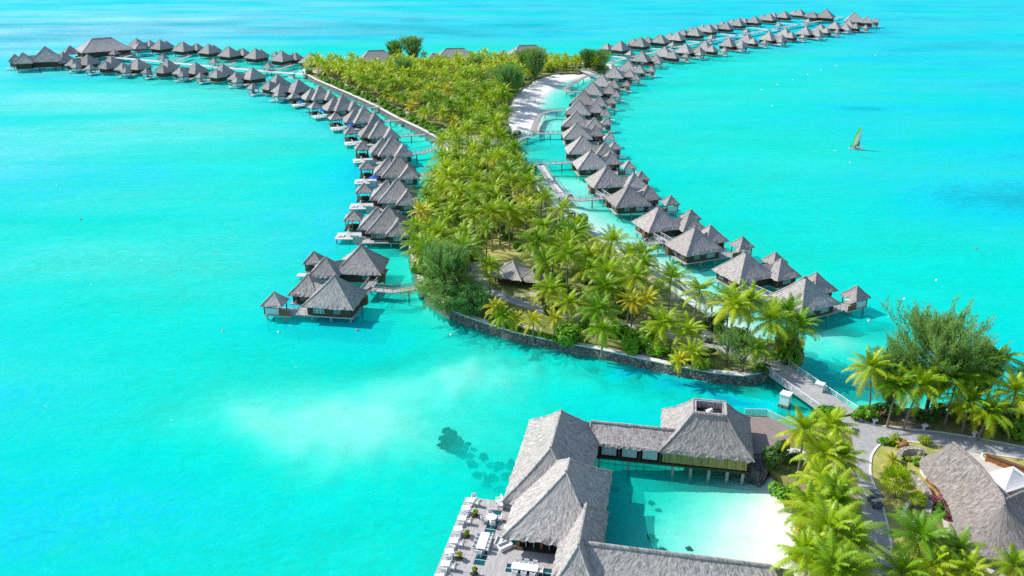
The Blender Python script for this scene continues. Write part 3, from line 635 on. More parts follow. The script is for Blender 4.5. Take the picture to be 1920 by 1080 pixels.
def posts4(par, cx, cy, hx, hy, z0, z1, m='wood_dark', w_=0.18):
    for sx, sy in ((-1, -1), (1, -1), (1, 1), (-1, 1)):
        pp = MB(); pp.box((cx + hx * sx, cy + hy * sy, (z0 + z1) / 2), (w_, w_, z1 - z0)); pp.build('post', M[m], par)
FZ = 1.35     # floor height of the villas
def villa_open(hand, detail):
    """villa with the small roof askew: +x looks over the lagoon, hand = which side the annex stands on"""
    h = hand; t = thing('overwater_villa', 'thatched villa', 'villa', (0, 0, 0))
    nv, du = (9, 0.5) if detail else (5, 1.1)
    kw = dict(nv=nv, du=du, caps=0.15 if detail else 0.13, conc=0.045)
    fl = lambda pts: [(x, y * h) for x, y in pts] if h > 0 else [(x, y * h) for x, y in pts][::-1]
    roof('main_roof', t, fl(sq(0.2, 0, 10.8, 9.8)), [(0, 0.12), (0, -0.12)], 3.45, 8.5, 11, **kw)
    roof('annex_roof', t, fl(sq(7.1, 3.7, 6.9, 6.7)), [(7.1, 3.7 * h)], 3.4, 7.0, 12, **kw)
    roof('pavilion_roof', t, fl(sq(11.7, -3.2, 4.4, 4.4)), [(11.7, -3.2 * h)], 3.25, 5.6, 13, **kw)
    # low saddle between the two big roofs
    roof('link_roof', t, fl(sq(3.8, 1.9, 7.0, 3.4, 0.45)), [(1.6, 0.9 * h), (6.2, 3.1 * h)], 3.5, 5.6, 14, nv=4, du=du, caps=0)
    if detail: cap_piece(t, 0, 0, 8.5)
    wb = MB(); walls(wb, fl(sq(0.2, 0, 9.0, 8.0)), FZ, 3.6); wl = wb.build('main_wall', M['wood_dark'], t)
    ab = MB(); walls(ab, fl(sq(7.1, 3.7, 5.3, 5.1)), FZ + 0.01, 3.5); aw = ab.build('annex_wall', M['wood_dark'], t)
    db = MB(); db.box((1.4, 0, FZ - 0.13), (12.6, 8.6, 0.22)); db.box((7.2, 3.7 * h, FZ - 0.15), (6.2, 6.0, 0.2)); db.box((10.6, -3.2 * h, FZ - 0.17), (5.6, 4.0, 0.24)); db.build('deck', M['deck'], t)
    posts4(t, 11.7, -3.2 * h, 1.65, 1.65, FZ - 0.1, 3.4)
    pb = MB(); pb.box((13.32, -3.2 * h, FZ + 0.62), (0.08, 3.1, 1.3)); pb.build('pavilion_panel', M['panel'], t)
    pb = MB(); pb.box((11.7, -4.82 * h, FZ + 0.62), (3.1, 0.08, 1.3)); pb.build('pavilion_panel', M['panel'], t)
    sb = MB(); sb.box((14.0, -0.5 * h, 0.75), (2.3, 1.9, 0.16)); sb.build('swim_platform', M['deck_pale'], t)
    sb = MB(); sb.box((12.5, -0.7 * h, 1.05), (1.1, 0.9, 0.1)); sb.build('step', M['deck_pale'], t)
    if detail:
        for (x, y, rz, wd, c_) in ((-4.32, -2.2, math.pi / 2, 1.7, 2), (-4.32, 1.6, math.pi / 2, 2.4, 3), (-1.5, -4.02, 0, 1.6, 2), (2.3, -4.02, 0, 2.2, 3), (-1.5, 4.02, 0, 1.6, 2), (7.2, 6.27, 0, 2.2, 3), (9.77, 3.7, math.pi / 2, 2.2, 3), (7.2, 1.13, 0, 1.8, 2)):
            window(wl if abs(x) < 5 else aw, x, y * h, rz, wd, 1.15, 2.45, c_)
        railing(t, (8.6, -1.3 * h), (8.6, 0.4 * h), FZ - 0.02); railing(t, (5.0, -4.2 * h), (8.2, -4.2 * h), FZ - 0.02)
        sc = MB(); sc.box((9.0, -5.1 * h, FZ + 0.45), (2.4, 0.1, 1.3)); sc.build('reed_screen', M['wood_brown'], t)
        eb = MB(); eb.box((-4.9, 2.9 * h, 2.3), (1.3, 1.4, 1.9)); eb.build('porch', M['wood_brown'], t)
        for x, y in ((-4, -3.4), (0, -3.6), (4, -3.6), (-4, 3.6), (2, 3.6), (9.3, -4.6), (13.0, -4.6), (13.0, -1.8), (9.2, 5.9), (5, 6.0)): pile(t, x, y * h, FZ - 0.2)
    else:
        for x, y in ((-4, -3.6), (4, -3.6), (-4, 3.6), (13.0, -4.6), (9.2, 6.0)): pile(t, x, y * h, FZ - 0.2, r=0.26)
    return t

def villa_stepped(detail=True):
    """villa with stepped roof: big roof between a lagoon-side roof and a lower entrance roof; +x over the lagoon, +y towards its near neighbour"""
    t = thing('overwater_villa', 'thatched villa', 'villa', (0, 0, 0))
    kw = dict(nv=9, du=0.5, conc=0.045, caps=0.15)
    roof('main_roof', t, sq(0, 0, 10.6, 10.6), [(0.2, 0), (-0.2, 0)], 3.5, 8.7, 21, **kw)
    roof('lounge_roof', t, sq(4.2, -1.6, 7.2, 8.0), [(3.3, -1.6), (2.7, -1.6)], 3.45, 7.8, 22, **kw)
    roof('entrance_roof', t, sq(-2.9, 4.4, 6.4, 6.0), [(-2.9, 4.9), (-2.6, 3.0)], 3.4, 6.6, 23, **kw)
    roof('pavilion_roof', t, sq(9.9, -6.2, 4.8, 4.8), [(9.9, -6.2)], 3.7, 6.0, 24, **kw)
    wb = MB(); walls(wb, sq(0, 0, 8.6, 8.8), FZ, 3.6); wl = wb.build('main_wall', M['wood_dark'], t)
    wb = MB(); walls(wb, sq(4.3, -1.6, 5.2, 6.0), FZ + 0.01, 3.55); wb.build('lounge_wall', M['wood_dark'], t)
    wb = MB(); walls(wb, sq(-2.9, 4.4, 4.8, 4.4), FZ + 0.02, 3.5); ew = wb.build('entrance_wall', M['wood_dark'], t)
    db = MB(); db.box((0.4, 0.4, FZ - 0.13), (11.6, 12.4, 0.22)); db.build('deck', M['deck'], t)
    db = MB(); db.box((9.8, 1.0, FZ - 0.12), (7.2, 5.2, 0.2)); sd_ = db.build('sun_deck', M['deck_pale'], t)
    gb = MB(); gb.box((8.6, 1.6, FZ - 0.01), (1.9, 1.5, 0.05)); gb.build('plunge_opening', M['glass'], sd_)
    railing(t, (6.6, 3.5), (8.0, 3.5), FZ, m='white', h=0.9); railing(t, (10.6, -1.4), (10.6, 1.6), FZ, m='white', h=0.9)
    for k in range(2):
        mb = MB(); mb.box((11.6 + 0.95 * k, 1.2, FZ + 0.16), (0.65, 1.8, 0.26)); mb.build('sunbed', M['cloth_white'], t)
    posts4(t, 9.9, -6.2, 1.8, 1.8, FZ - 0.1, 3.9, w_=0.2)
    pp = MB(); pp.box((9.9, -6.0, FZ - 0.15), (4.4, 5.4, 0.22)); pp.box((9.9, -6.2, FZ + 0.3), (2.0, 1.6, 0.6)); pp.build('pavilion_floor', M['wood_dark'], t)
    mb = MB(); mb.box((9.5, -7.95, 2.9), (1.5, 0.07, 1.3)); mb.build('pavilion_curtain', M['bamboo'], t)
    mb = MB(); mb.box((7.3, 3.75, 1.0), (3.0, 0.1, 2.1)); mb.build('screen', M['deck'], t)
    for (x, y, rz, wd, c_) in ((1.6, 4.43, 0, 2.2, 3), (3.5, 4.43, 0, 1.2, 2)): window(wl, x, y, rz, wd, 1.15, 2.4, c_)
    window(ew, -2.9, 6.63, 0, 2.2, 1.1, 2.4, 3)
    for x, y in ((-4.5, 6.0), (-1, 6.0), (4, 5.6), (4, -4.5), (-4, -4.5), (7, 3.0), (10, 3.2), (13.0, 3.2), (11.8, -8.0), (8, -8.0)): pile(t, x, y, FZ - 0.2)
    return t

proto = {('open', 1): villa_open(1, True), ('open', -1): villa_open(-1, True), ('far', 1): villa_open(1, False), ('far', -1): villa_open(-1, False), ('step', 1): villa_stepped()}
used = set(); villas = []
def put_villa(kind, hand, u, v, z, ang, label, group):
    q = at(u, v, z); pr = proto[(kind, hand)]
    o = dup(pr, (q.x, q.y, 0), ang + rnd.uniform(-.05, .05), label, rnd.uniform(.97, 1.03), group=group); villas.append((o, q)); return o
OUTER_R = [(1510, 520, 1), (1398.3, 471, -1), (1303, 425.3, 1), (1235, 385.7, -1), (1178.8, 344.4, 1), (1137.5, 312, -1), (1108.5, 280.5, 1), (1091.3, 254.7, -1), (1082, 229, 1), (1080.4, 208, -1), (1084.4, 186.7, 1), (1094.2, 170, -1), (1111.4, 153, 1), (1129, 138, -1), (1152, 124, 1), (1178.5, 112.7, -1),
 (1204.3, 95.5, 1), (1246.7, 87.5, -1), (1286, 81, 1), (1324, 76, -1), (1367.7, 69.3, 1), (1402, 62.4, -1), (1442.7, 59, 1), (1473.7, 52.7, -1), (1511.6, 49.3, 1), (1540, 44, -1), (1566.6, 39, 1), (1593.5, 36.7, -1)]
INNER_R = [(1164, 76.6, 1), (1202, 69.7, -1), (1239.8, 63.4, 1), (1270.7, 59, -1), (1305.2, 51, 1), (1329.8, 44.6, -1), (1363, 39.5, 1), (1385.4, 33.7, -1), (1415.8, 28.6, 1), (1443.9, 24.6, -1), (1471.4, 20, 1), (1500.7, 16, -1)]
NEAR_L = [(626.7, 517.8, 1), (676.7, 460, -1)]
STEP_L = [(727.7, 389), (745, 337.2), (746.7, 294), (735.3, 257), (712, 226.4), (682, 200.8), (642, 179.7), (599.2, 161)]
OUTER_L = [(559, 149, -1), (519.5, 139.7, 1), (472.8, 126, -1), (417.2, 119.8, 1), (366.7, 115.9, -1), (314, 111.9, 1), (257.8, 109, -1), (208, 105, 1), (163.2, 101, -1), (117.4, 96.4, 1)]
INNER_L = [(581, 98.6, 1), (527.8, 95.2, -1), (479, 90.6, 1), (429, 87.2, -1), (390.7, 81.5, 1), (343, 78, -1), (300, 74.6, 1), (255.5, 71, -1)]
def row(lst, side, kind_of, label_of, group, blend=3, fix=0.0):
    P = [at(u, v, 8.5) for u, v, *_ in lst]
    for i, it in enumerate(lst):
        a, b = P[max(i - blend, 0)], P[min(i + blend, len(P) - 1)]
        d = (b - a).normalized(); ang = math.atan2(d.y, d.x) + side * math.pi / 2 + fix
        hand = it[2] if len(it) > 2 else 1
        put_villa(kind_of(i), hand, it[0], it[1], 8.5, ang, label_of(i), group)
row(OUTER_R, -1, lambda i: 'open' if i < 17 else 'far', lambda i: '%s thatched villa from the near end of the outer right-hand row' % ORD[i], 'villas of the outer right-hand row', 2)
row(INNER_R, 1, lambda i: 'far', lambda i: '%s thatched villa from the palms in the far inner right row' % ORD[i], 'villas of the inner right row')
row(STEP_L, 1, lambda i: 'step', lambda i: 'stepped-roof villa with white sun deck, %s from the near end of the left row' % ORD[i], 'villas with white sun decks along the left row', 1)
row(OUTER_L, 1, lambda i: 'far', lambda i: '%s villa beyond the sun-deck villas in the outer far left row' % ORD[i], 'villas of the outer far left row')
row(INNER_L, -1, lambda i: 'far', lambda i: '%s thatched villa from the palms in the back row far left' % ORD[i], 'villas of the back row far left')
put_villa('open', -1, 626.7, 517.8, 8.5, R(171), 'nearer of the two paired thatched villas off the left shore', 'paired villas off the left shore')
put_villa('open', 1, 676.7, 460, 8.5, R(178), 'farther of the two paired thatched villas off the left shore', 'paired villas off the left shore')
# larger villas at the far ends of the piers
for u, v, ang, hand, lab, sc in ((1602.7, 22.3, R(-20), -1, 'large pale thatched villa at the far tip of the right pier', 1.35), (1550, 16, R(150), 1, 'large villa with lit eaves near the far right tip', 1.3), (83.6, 86.7, R(195), 1, 'large dark villa at the far tip of the left pier', 1.45)):
    q = at(u, v, 8.5 * sc); dup(proto[('far', hand)], (q.x, q.y, 0), ang, lab, sc)
for k in proto: remove_tree(proto[k])

# long thatched halls at the back
def hall(name, label, cat, ru, ze, zr, half, over, extra=(), m='thatch'):
    a, b = at(*ru[0], zr), at(*ru[1], zr); c = (a + b) / 2; d = (b - a); L = d.length; rz = math.atan2(d.y, d.x)
    t = thing(name, label, cat, (c.x, c.y, 0), rz)
    roof('roof', t, rect(-L / 2 - over, -half, L / 2 + over, half), [(-L / 2, 0), (L / 2, 0)], ze, zr, 31, m, nv=6, du=0.9)
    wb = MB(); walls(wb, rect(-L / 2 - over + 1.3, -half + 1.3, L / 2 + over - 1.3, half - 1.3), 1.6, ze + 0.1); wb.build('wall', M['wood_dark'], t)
    db = MB(); db.box((0, 0, 1.5), (L + 2 * over + 2, half * 2 + 2, 0.25)); db.build('deck', M['deck'], t)
    for k, (x, y, s) in enumerate(extra): roof('side_roof', t, sq(x, y, s), [(x, y)], ze - 0.4, ze + s * 0.42, 32 + k, m, nv=5, du=0.9)
    for sx in (-1, -0.33, 0.33, 1):
        for sy in (-1, 1): pile(t, sx * (L / 2 + over - 1), sy * (half - 0.5), 1.4, 0.25)
    return t
hall('lagoon_lodge', 'long thatched lodge with small side roofs behind the far left villas', 'lodge', ((172, 72.5), (209, 70)), 5, 11.5, 10, 9, ((-20, -5, 7.5), (-17, 6, 7), (21, 4, 7), (20, -4, 8)))
hall('island_hall', 'long thatched hall behind the palms, leftmost at the back', 'hall', ((691, 95), (720, 94)), 4.5, 10, 8, 7)
hall('island_hall', 'long thatched hall behind the palms, middle of the back shore', 'hall', ((836, 91), (870, 90.3)), 4.5, 10, 8, 7)
hall('island_hall', 'long thatched hall behind the palms, rightmost at the back', 'hall', ((973, 85.5), (1005, 84.3)), 4.5, 10, 8, 7)
def hut(name, label, u, v, zr, ze, s, rz, base=GZ, ext=None, post='wood_brown'):
    q = at(u, v, zr); t = thing(name, label, 'hut', (q.x, q.y, 0), rz)
    roof('roof', t, sq(0, 0, s), [(0, 0)], ze, zr, 41, 'thatch', nv=8, du=0.6)
    pb = MB()
    for sx in (-1, 1):
        for sy in (-1, 1): pb.box((sx * s * 0.36, sy * s * 0.36, (base + ze) / 2 + 0.2), (0.22, 0.22, ze - base + 0.3))
    pb.build('posts' if False else 'post_frame', M[post], t)
    wb = MB(); walls(wb, sq(0, 0, s * 0.62), base - 0.1, ze); wb.build('wall', M['wood_dark'], t)
    if ext: roof('side_roof', t, sq(ext[0], ext[1], ext[2]), [(ext[0], ext[1])], ze - 0.3, ze + ext[2] * 0.36, 42, 'thatch', nv=6, du=0.6)
    return t
hut('garden_hut', 'thatched hut in the palm grove of the near island', 961, 489, 6.2, 3.5, 7.8, R(-25), ext=(5.0, -0.6, 4.6))
hut('garden_hut', 'small thatched hut peeking from the far palm grove', 763, 161, 6.6, 3.6, 8.0, R(20))
hut('garden_hut', 'tiny thatched roof behind the palms, between left and middle halls', 813, 98.5, 7, 3.6, 9.0, R(10))
hut('garden_hut', 'tiny thatched roof just right of the middle back hall', 882, 94.5, 7, 3.6, 9.0, R(10))
hut('garden_hut', 'tiny thatched roof just left of the rightmost back hall', 944.5, 93.5, 7, 3.6, 9.0, R(10))
# small shelters along the piers
SH_R = [(1182, 95.5), (1261.6, 79), (1334, 66), (1400, 54.4), (1461, 43), (1515.6, 35.5)]
SH_L = [(502.6, 118.7), (400.5, 110), (304.8, 102), (213.6, 94)]
def shelter(label, u, v, rz, grp):
    q = at(u, v, 5.8); t = thing('pier_shelter', label, 'shelter', (q.x, q.y, 0), rz, grp)
    roof('roof', t, sq(0, 0, 5.0), [(0, 0)], 3.8, 6.2, 51, nv=5, du=0.8)
    pb = MB()
    for sx in (-1, 1):
        for sy in (-1, 1): pb.box((sx * 1.7, sy * 1.7, 2.9), (0.2, 0.2, 2.2))
    pb.build('post_frame', M['wood_dark'], t)
    db = MB(); db.box((0, 0, 1.85), (4.4, 4.4, 0.25)); db.build('deck', M['deck'], t)
    for sx in (-1, 1): pile(t, sx * 1.6, 0, 1.8, 0.24)
for i, (u, v) in enumerate(SH_R): shelter('small thatched pier shelter between right rows, %s from the palms' % ORD[i], u, v, R(40), 'shelters on the right pier')
for i, (u, v) in enumerate(SH_L): shelter('small thatched pier shelter between left rows, %s from the palms' % ORD[i], u, v, R(-20), 'shelters on the left pier')

# ------------------------------------------------------------------ walkways
def walkway(name, label, px, width, z=2.1, rails=(1, 1), m='deck', piles=True, rail_m='rail', thick=0.22, step=2.0, cat='walkway', pstep=7.0, h=1.0):
    pts = [at(u, v, z) for u, v in px]; c = pts[0]
    t = thing(name, label, cat, (c.x, c.y, 0)); pts = [q - c for q in pts]
    L = []; Rr = []
    for i, q in enumerate(pts):
        if i == 0: d = (pts[1] - pts[0]).normalized(); k = 1
        elif i == len(pts) - 1: d = (pts[-1] - pts[-2]).normalized(); k = 1
        else:
            d1 = (pts[i] - pts[i - 1]).normalized(); d2 = (pts[i + 1] - pts[i]).normalized(); d = (d1 + d2).normalized(); k = 1 / max(0.5, d.dot(d1))
        nn = Vector((-d.y, d.x)) * width / 2 * k; L.append(q + nn); Rr.append(q - nn)
    mb = MB()
    for i in range(len(pts) - 1):
        a, b, c_, d_ = Rr[i], Rr[i + 1], L[i + 1], L[i]
        mb.quad((*a, z), (*b, z), (*c_, z), (*d_, z)); mb.quad((*d_, z - thick), (*c_, z - thick), (*b, z - thick), (*a, z - thick))
        mb.quad((*a, z - thick), (*b, z - thick), (*b, z), (*a, z)); mb.quad((*c_, z - thick), (*d_, z - thick), (*d_, z), (*c_, z))
    mb.quad((*Rr[0], z - thick), (*Rr[0], z), (*L[0], z), (*L[0], z - thick)); mb.quad((*Rr[-1], z), (*Rr[-1], z - thick), (*L[-1], z - thick), (*L[-1], z))
    mb.build('deck', M[m], t)
    for sd, on in ((L, rails[0]), (Rr, rails[1])):
        if on:
            for i in range(len(sd) - 1): railing(t, sd[i], sd[i + 1], z, step, 'railing', rail_m, h)
    if piles:
        for i in range(len(pts) - 1):
            Ls = (pts[i + 1] - pts[i]).length; k = max(1, int(Ls / pstep))
            for j in range(k):
                q = lerp(pts[i], pts[i + 1], (j + 0.5) / k); pile(t, q.x, q.y, z - thick, 0.2)
    return t
walkway('villa_walkway', 'grey railed walkway from the left shore to the paired villas', [(795, 538), (737, 546), (690, 541)], 1.9)
walkway('villa_walkway', 'short sloping link walkway joining the two paired left villas', [(684, 548), (704, 523)], 1.8)
walkway('villa_walkway', 'walkway ending at the near tip of the left sea wall', [(836, 271), (794, 286.5), (768, 289.5)], 1.8)
walkway('villa_walkway', 'walkway from the left sea wall, second from its near tip', [(797, 252), (745, 256)], 1.8)
walkway('villa_walkway', 'walkway from the left sea wall, third from its near tip', [(749, 225), (714, 228.5)], 1.8)
walkway('villa_walkway', 'walkway from the left sea wall, fourth from its near tip', [(712, 200.5), (685, 202.5)], 1.8)
walkway('villa_walkway', 'short walkway under the left palms, nearest the sea wall tip', [(832, 323), (782, 329)], 1.8)
walkway('villa_walkway', 'walkway crossing the beach water to the right villas', [(970, 262), (1008, 250), (1056, 250.6)], 1.9)
walkway('villa_walkway', 'curved walkway looping from the beach walkway to the right villas', [(1000, 247), (1006, 230), (1014, 214), (1030, 208.5), (1058, 207)], 1.9)
walkway('villa_walkway', 'long walkway running beside the white beach', [(1058, 166), (1078, 154), (1099, 143), (1120, 141)], 2.0)
walkway('villa_walkway', 'short landing stage walkway at the beach walkway end', [(1058, 167), (1066, 172), (1092, 172)], 2.2)
walkway('villa_walkway', 'white railed walkway by the dark trees above the beach', [(1085, 130), (1114, 140)], 3.0, m='deck_pale', rail_m='white')
walkway('villa_walkway', 'straight walkway from the palm point to the right villas', [(978, 310), (1030, 307), (1077, 304)], 1.9)
walkway('villa_walkway', 'long pale walkway curving along the shallow right shore', [(1012, 307), (1025, 328), (1041, 351), (1058, 369.5)], 2.2, m='deck_pale')
walkway('villa_walkway', 'bent walkway from the curved pale walkway to the fifth villa', [(1056, 370), (1087, 375), (1134, 371)], 1.9)
walkway('villa_walkway', 'link walkway with white rails between fourth and third villas', [(1226, 440), (1262, 461)], 2.0, rail_m='white')
walkway('villa_walkway', 'bent walkway with two people leading to the third villa', [(1184, 472), (1199, 460), (1222, 456), (1247, 452.5)], 2.0)
walkway('villa_walkway', 'long white fenced boardwalk over the sand behind the palms', [(1184, 472), (1206, 491), (1243, 508), (1277, 528), (1300, 545)], 2.4, m='deck_pale', rail_m='white')
walkway('villa_walkway', 'small arched-rail footbridge above the sandy inlet', [(1320, 566), (1352, 568), (1402, 546)], 2.0)
walkway('villa_walkway', 'link walkway with white rails between second and first villas', [(1398, 540), (1450, 563)], 2.0, rail_m='white')
walkway('villa_walkway', 'link walkway with white rails by the fifth and sixth villas', [(1122, 361), (1140, 373)], 1.9, rail_m='white')
walkway('main_pier', 'long pale pier between the far left villa rows', [(172, 102), (227, 108.6), (315, 117), (402, 125), (480, 132), (570, 139.5)], 4.2, m='deck_pale', rails=(1, 0), step=4, pstep=12, cat='pier')
walkway('main_pier', 'long pier between the far right villa rows', [(1140, 118), (1182, 107.5), (1262, 89.5), (1334, 75.5), (1400, 63.5), (1461, 52.5), (1516, 43), (1580, 31)], 3.2, rails=(0, 0), step=4, pstep=12, cat='pier')
for i, px in enumerate(([(511, 133), (549, 121.5)], [(415, 126), (442, 117)], [(322, 117), (357, 104)], [(229, 108), (268, 96.5)])):
    walkway('branch_walkway', 'thin branch walkway off the far left pier, %s from the palms' % ORD[i], px, 2.0, rails=(1, 0), step=4, pstep=12)
for i, px in enumerate(([(1150, 105), (1182, 109.5)], [(1215, 90), (1262, 94)], [(1291, 76.5), (1334, 81)], [(1351, 62.5), (1400, 69.5)], [(1406, 51), (1458, 57.5)], [(1463, 43.5), (1512, 47)])):
    walkway('branch_walkway', 'white branch walkway off the far right pier, %s from the palms' % ORD[i], px, 2.6, rails=(0, 0), m='deck_pale', pstep=12)
# road bridge
t = walkway('road_bridge', 'grey road bridge with white railings from the island to the mainland', [(1440, 678), (1584, 778)], 5.2, z=1.9, m='asphalt', rail_m='white', thick=0.5, step=2.6, cat='bridge', pstep=9, h=0.85)

# ------------------------------------------------------------------ restaurant over the lagoon
RO = Vector((5.5, 100.0)); RA = R(-11)
rest = thing('restaurant', 'large grey thatched restaurant wrapping round the pale lagoon pool', 'restaurant', (RO.x, RO.y, 0), RA)
kw = dict(nv=14, du=0.45, caps=0.15, fringe=0.45, jit=0.025)
roof('hall_roof', rest, rect(-6.1, -4.5, 5.1, 16.6), [(-0.45, 0.6), (-0.45, 10.6)], 4.3, 10.0, 61, **kw)
roof('dining_roof', rest, rect(-4.7, -11.7, 7.7, 5.3), [(2.45, -2.4), (2.45, -5.4)], 4.25, 10.6, 62, **kw)
roof('passage_roof', rest, rect(2.7, -19.5, 8.0, -4.0), [(5.4, -16.0), (5.4, -8.0)], 4.2, 8.0, 63, **kw)
roof('south_wing_roof', rest, rect(2.4, -18.0, 30.5, -11.0), [(5.6, -14.4), (27.4, -14.4)], 4.22, 7.1, 64, **kw)
roof('north_wing_roof', rest, rect(3.5, 11.4, 19.0, 17.3), [(3.6, 14.3), (16.5, 14.3)], 4.36, 6.4, 65, **kw)
# pavilion roof with an open well in its top
mb = MB(); hip(mb, rect(13.8, 11.3, 27.3, 23.6), rect(18.3, 14.6, 23.0, 18.6), 4.4, 9.4, seed=66, **{**kw, 'conc': 0.07})
pv = mb.build('pavilion_roof', M['thatch'], rest)
mb = MB(); o0 = rect(18.3, 14.6, 23.0, 18.6); o1 = rect(18.75, 15.05, 22.55, 18.15)
for k in range(4):
    a, b, c_, d_ = o0[k], o0[(k + 1) % 4], o1[(k + 1) % 4], o1[k]; uvq = [(0, 0), (4, 0), (4, 0.8), (0, 0.8)]
    mb.face([mb.vert((*a, 9.4)), mb.vert((*b, 9.4)), mb.vert((*c_, 9.5)), mb.vert((*d_, 9.5))], uvq); mb.face([mb.vert((*d_, 9.5)), mb.vert((*c_, 9.5)), mb.vert((*c_, 8.3)), mb.vert((*d_, 8.3))], uvq)
    captube(mb, [(*lerp(Vector(a), Vector(b), q_ / 6), 9.42) for q_ in range(7)], 0.2, rnd)
mb.build('roof_well', M['thatch'], pv)
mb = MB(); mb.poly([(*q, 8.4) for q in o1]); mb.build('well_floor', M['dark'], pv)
mb = MB(); mb.lathe([(0.0, 0), (0.42, 0.05), (0.5, 0.35), (0.25, 0.6), (0, 0.65)], (20.6, 16.0, 8.8), 10); mb.tube([(20.6, 16.0, 9.2), (21.0, 15.8, 9.6)], [0.2, 0.25], 8); mb.build('vent_cowl', M['white'], pv, True)
for nm, r4 in (('hall_wall', rect(-4.8, -3.0, 3.9, 15.2)), ('passage_wall', rect(3.6, -18.3, 7.1, -5.0)), ('south_wing_wall', rect(3.5, -16.8, 29.2, -12.2)), ('pavilion_wall', rect(15.2, 12.7, 26.1, 22.2))):
    wb = MB(); walls(wb, r4, 1.6 + 0.01 * len(nm), 4.35); wb.build(nm, M['wood_dark'], rest)
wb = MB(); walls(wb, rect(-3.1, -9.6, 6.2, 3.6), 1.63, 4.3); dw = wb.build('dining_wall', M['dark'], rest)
for k in range(9):
    x = -2.9 + k * 1.0; mb = MB(); mb.box((x, -9.72, 2.95), (0.36 if k % 3 == 0 else 0.14, 0.22, 2.65)); mb.build('door_post', M['orange_wood'] if k % 3 == 0 else M['rail'], rest)
for k in range(2):
    mb = MB(); mb.box((-3.25, -8.6 + 4 * k, 2.95), (0.22, 0.4, 2.65)); mb.build('door_post', M['orange_wood'], rest)
mb = MB(); mb.box((20.4, 12.3, 3.25), (12.0, 0.25, 2.3)); mb.box((26.3, 17.0, 3.25), (0.25, 9.6, 2.3)); mb.build('bamboo_front', M['bamboo'], rest)
db = MB(); db.box((9.5, 14.3, 1.75), (10.4, 4.6, 0.3)); db.box((20.6, 17.4, 1.72), (12.4, 10.6, 0.35)); db.build('floor', M['wood_dark'], rest)
wb = MB(); walls(wb, rect(4.4, 13.2, 14.2, 16.2), 1.9, 4.3); wb.build('passage_core', M['wood_dark'], rest)
for k in range(3):
    mb = MB(); mb.box((6.6 + k * 3.0, 12.5, 3.1), (2.15, 0.1, 2.0)); mb.build('screen_panel', M['panel'], rest)
for k in range(4):
    mb = MB(); mb.box((5.1 + k * 3.0, 12.35, 3.0), (0.32, 0.32, 2.9)); mb.build('post', M['wood_dark'], rest)
for x in (5.2, 9.6): pile(rest, x, 12.4, 1.7, 0.18)
for x in (16.0, 18.6, 21.2, 23.8, 26.0): pile(rest, x, 12.3, 1.6, 0.24)
for x, y in ((-4.6, 15), (-4.6, 10), (-4.6, 5), (-4.6, 0), (4.2, 8), (6.6, 3), (6.6, -2), (6.6, -7), (7.2, -12), (12, -12.6), (17, -12.6), (22, -12.6), (27, -12.6)): pile(rest, x, y, 1.7, 0.22)
mb = MB(); mb.box((0, 5, 1.62), (9.6, 21, 0.25)); mb.box((1.8, -4, 1.58), (10, 13, 0.25)); mb.box((16.5, -14.4, 1.6), (27, 5, 0.25)); mb.build('floor', M['wood_dark'], rest)
# underwater fence line under the north wing
mb = MB()
for k in range(20): mb.box((5.5 + k * 1.05, 12.9, 0.6), (0.05, 0.05, 2.2))
mb.box((15.5, 12.9, 1.2), (20, 0.05, 0.05)); mb.box((15.5, 12.9, 0.35), (20, 0.05, 0.05)); mb.build('lattice', M['wood_dark'], rest)
# terrace deck
ter = thing('terrace_deck', 'grey boarded dining terrace on the water beside the restaurant', 'terrace', (RO.x, RO.y, 0), RA)
holes = [(-7.75, -14.2, -6.35, -3.0), (-3.6, -14.75, 3.0, -13.2)]
db = MB()
def plankbox(x0, y0, x1, y1): db.box(((x0 + x1) / 2, (y0 + y1) / 2, 1.5), (x1 - x0, y1 - y0, 0.2))
plankbox(-11.95, -24, -7.75, -0.9); plankbox(-7.75, -3.0, -4.4, -0.9); plankbox(-6.35, -13.2, -4.4, -3.0); plankbox(-4.4, -13.2, 3.4, -9.7)
plankbox(-7.75, -24, -3.6, -14.2); plankbox(-6.35, -14.2, -3.6, -13.2); plankbox(-3.6, -24, 3.0, -14.75); plankbox(3.0, -24, 3.4, -13.2)
db.build('boards', M['deck'], ter)
for x0, y0, x1, y1 in holes:
    mb = MB(); mb.box(((x0 + x1) / 2, (y0 + y1) / 2, 1.46), (x1 - x0, y1 - y0, 0.06)); gp = mb.build('glass_floor', M['pool_glass'] if 'pool_glass' in M else M['glass'], ter)
    mb = MB()
    if x1 - x0 < y1 - y0:
        k = int((y1 - y0) / 1.0)
        for j in range(1, k): mb.box(((x0 + x1) / 2, y0 + (y1 - y0) * j / k, 1.53), (x1 - x0, 0.09, 0.10))
    else:
        mb.box(((x0 + x1) / 2, (y0 + y1) / 2, 1.53), (x1 - x0, 0.09, 0.10))
    mb.build('glass_bar', M['panel'], gp)
mb = MB()
for y in (-3.0, -6.2, -9.4, -12.6, -15.8): mb.box((-9.9, y, 1.603), (4.0, 0.06, 0.006))
mb.box((-6.2, -2.3, 1.603), (3.4, 0.06, 0.006)); mb.build('board_joint', M['deck_brown'], ter)
for x, y in ((-11.5, -1.5), (-11.5, -6), (-11.5, -10), (-11.5, -14), (-8, -1.4), (-5, -1.4)): pile(ter, x, y, 1.4, 0.18)
def RW(x, y):
    return Vector((RO.x + x * math.cos(RA) - y * math.sin(RA), RO.y + x * math.sin(RA) + y * math.cos(RA)))
TZ = 1.605
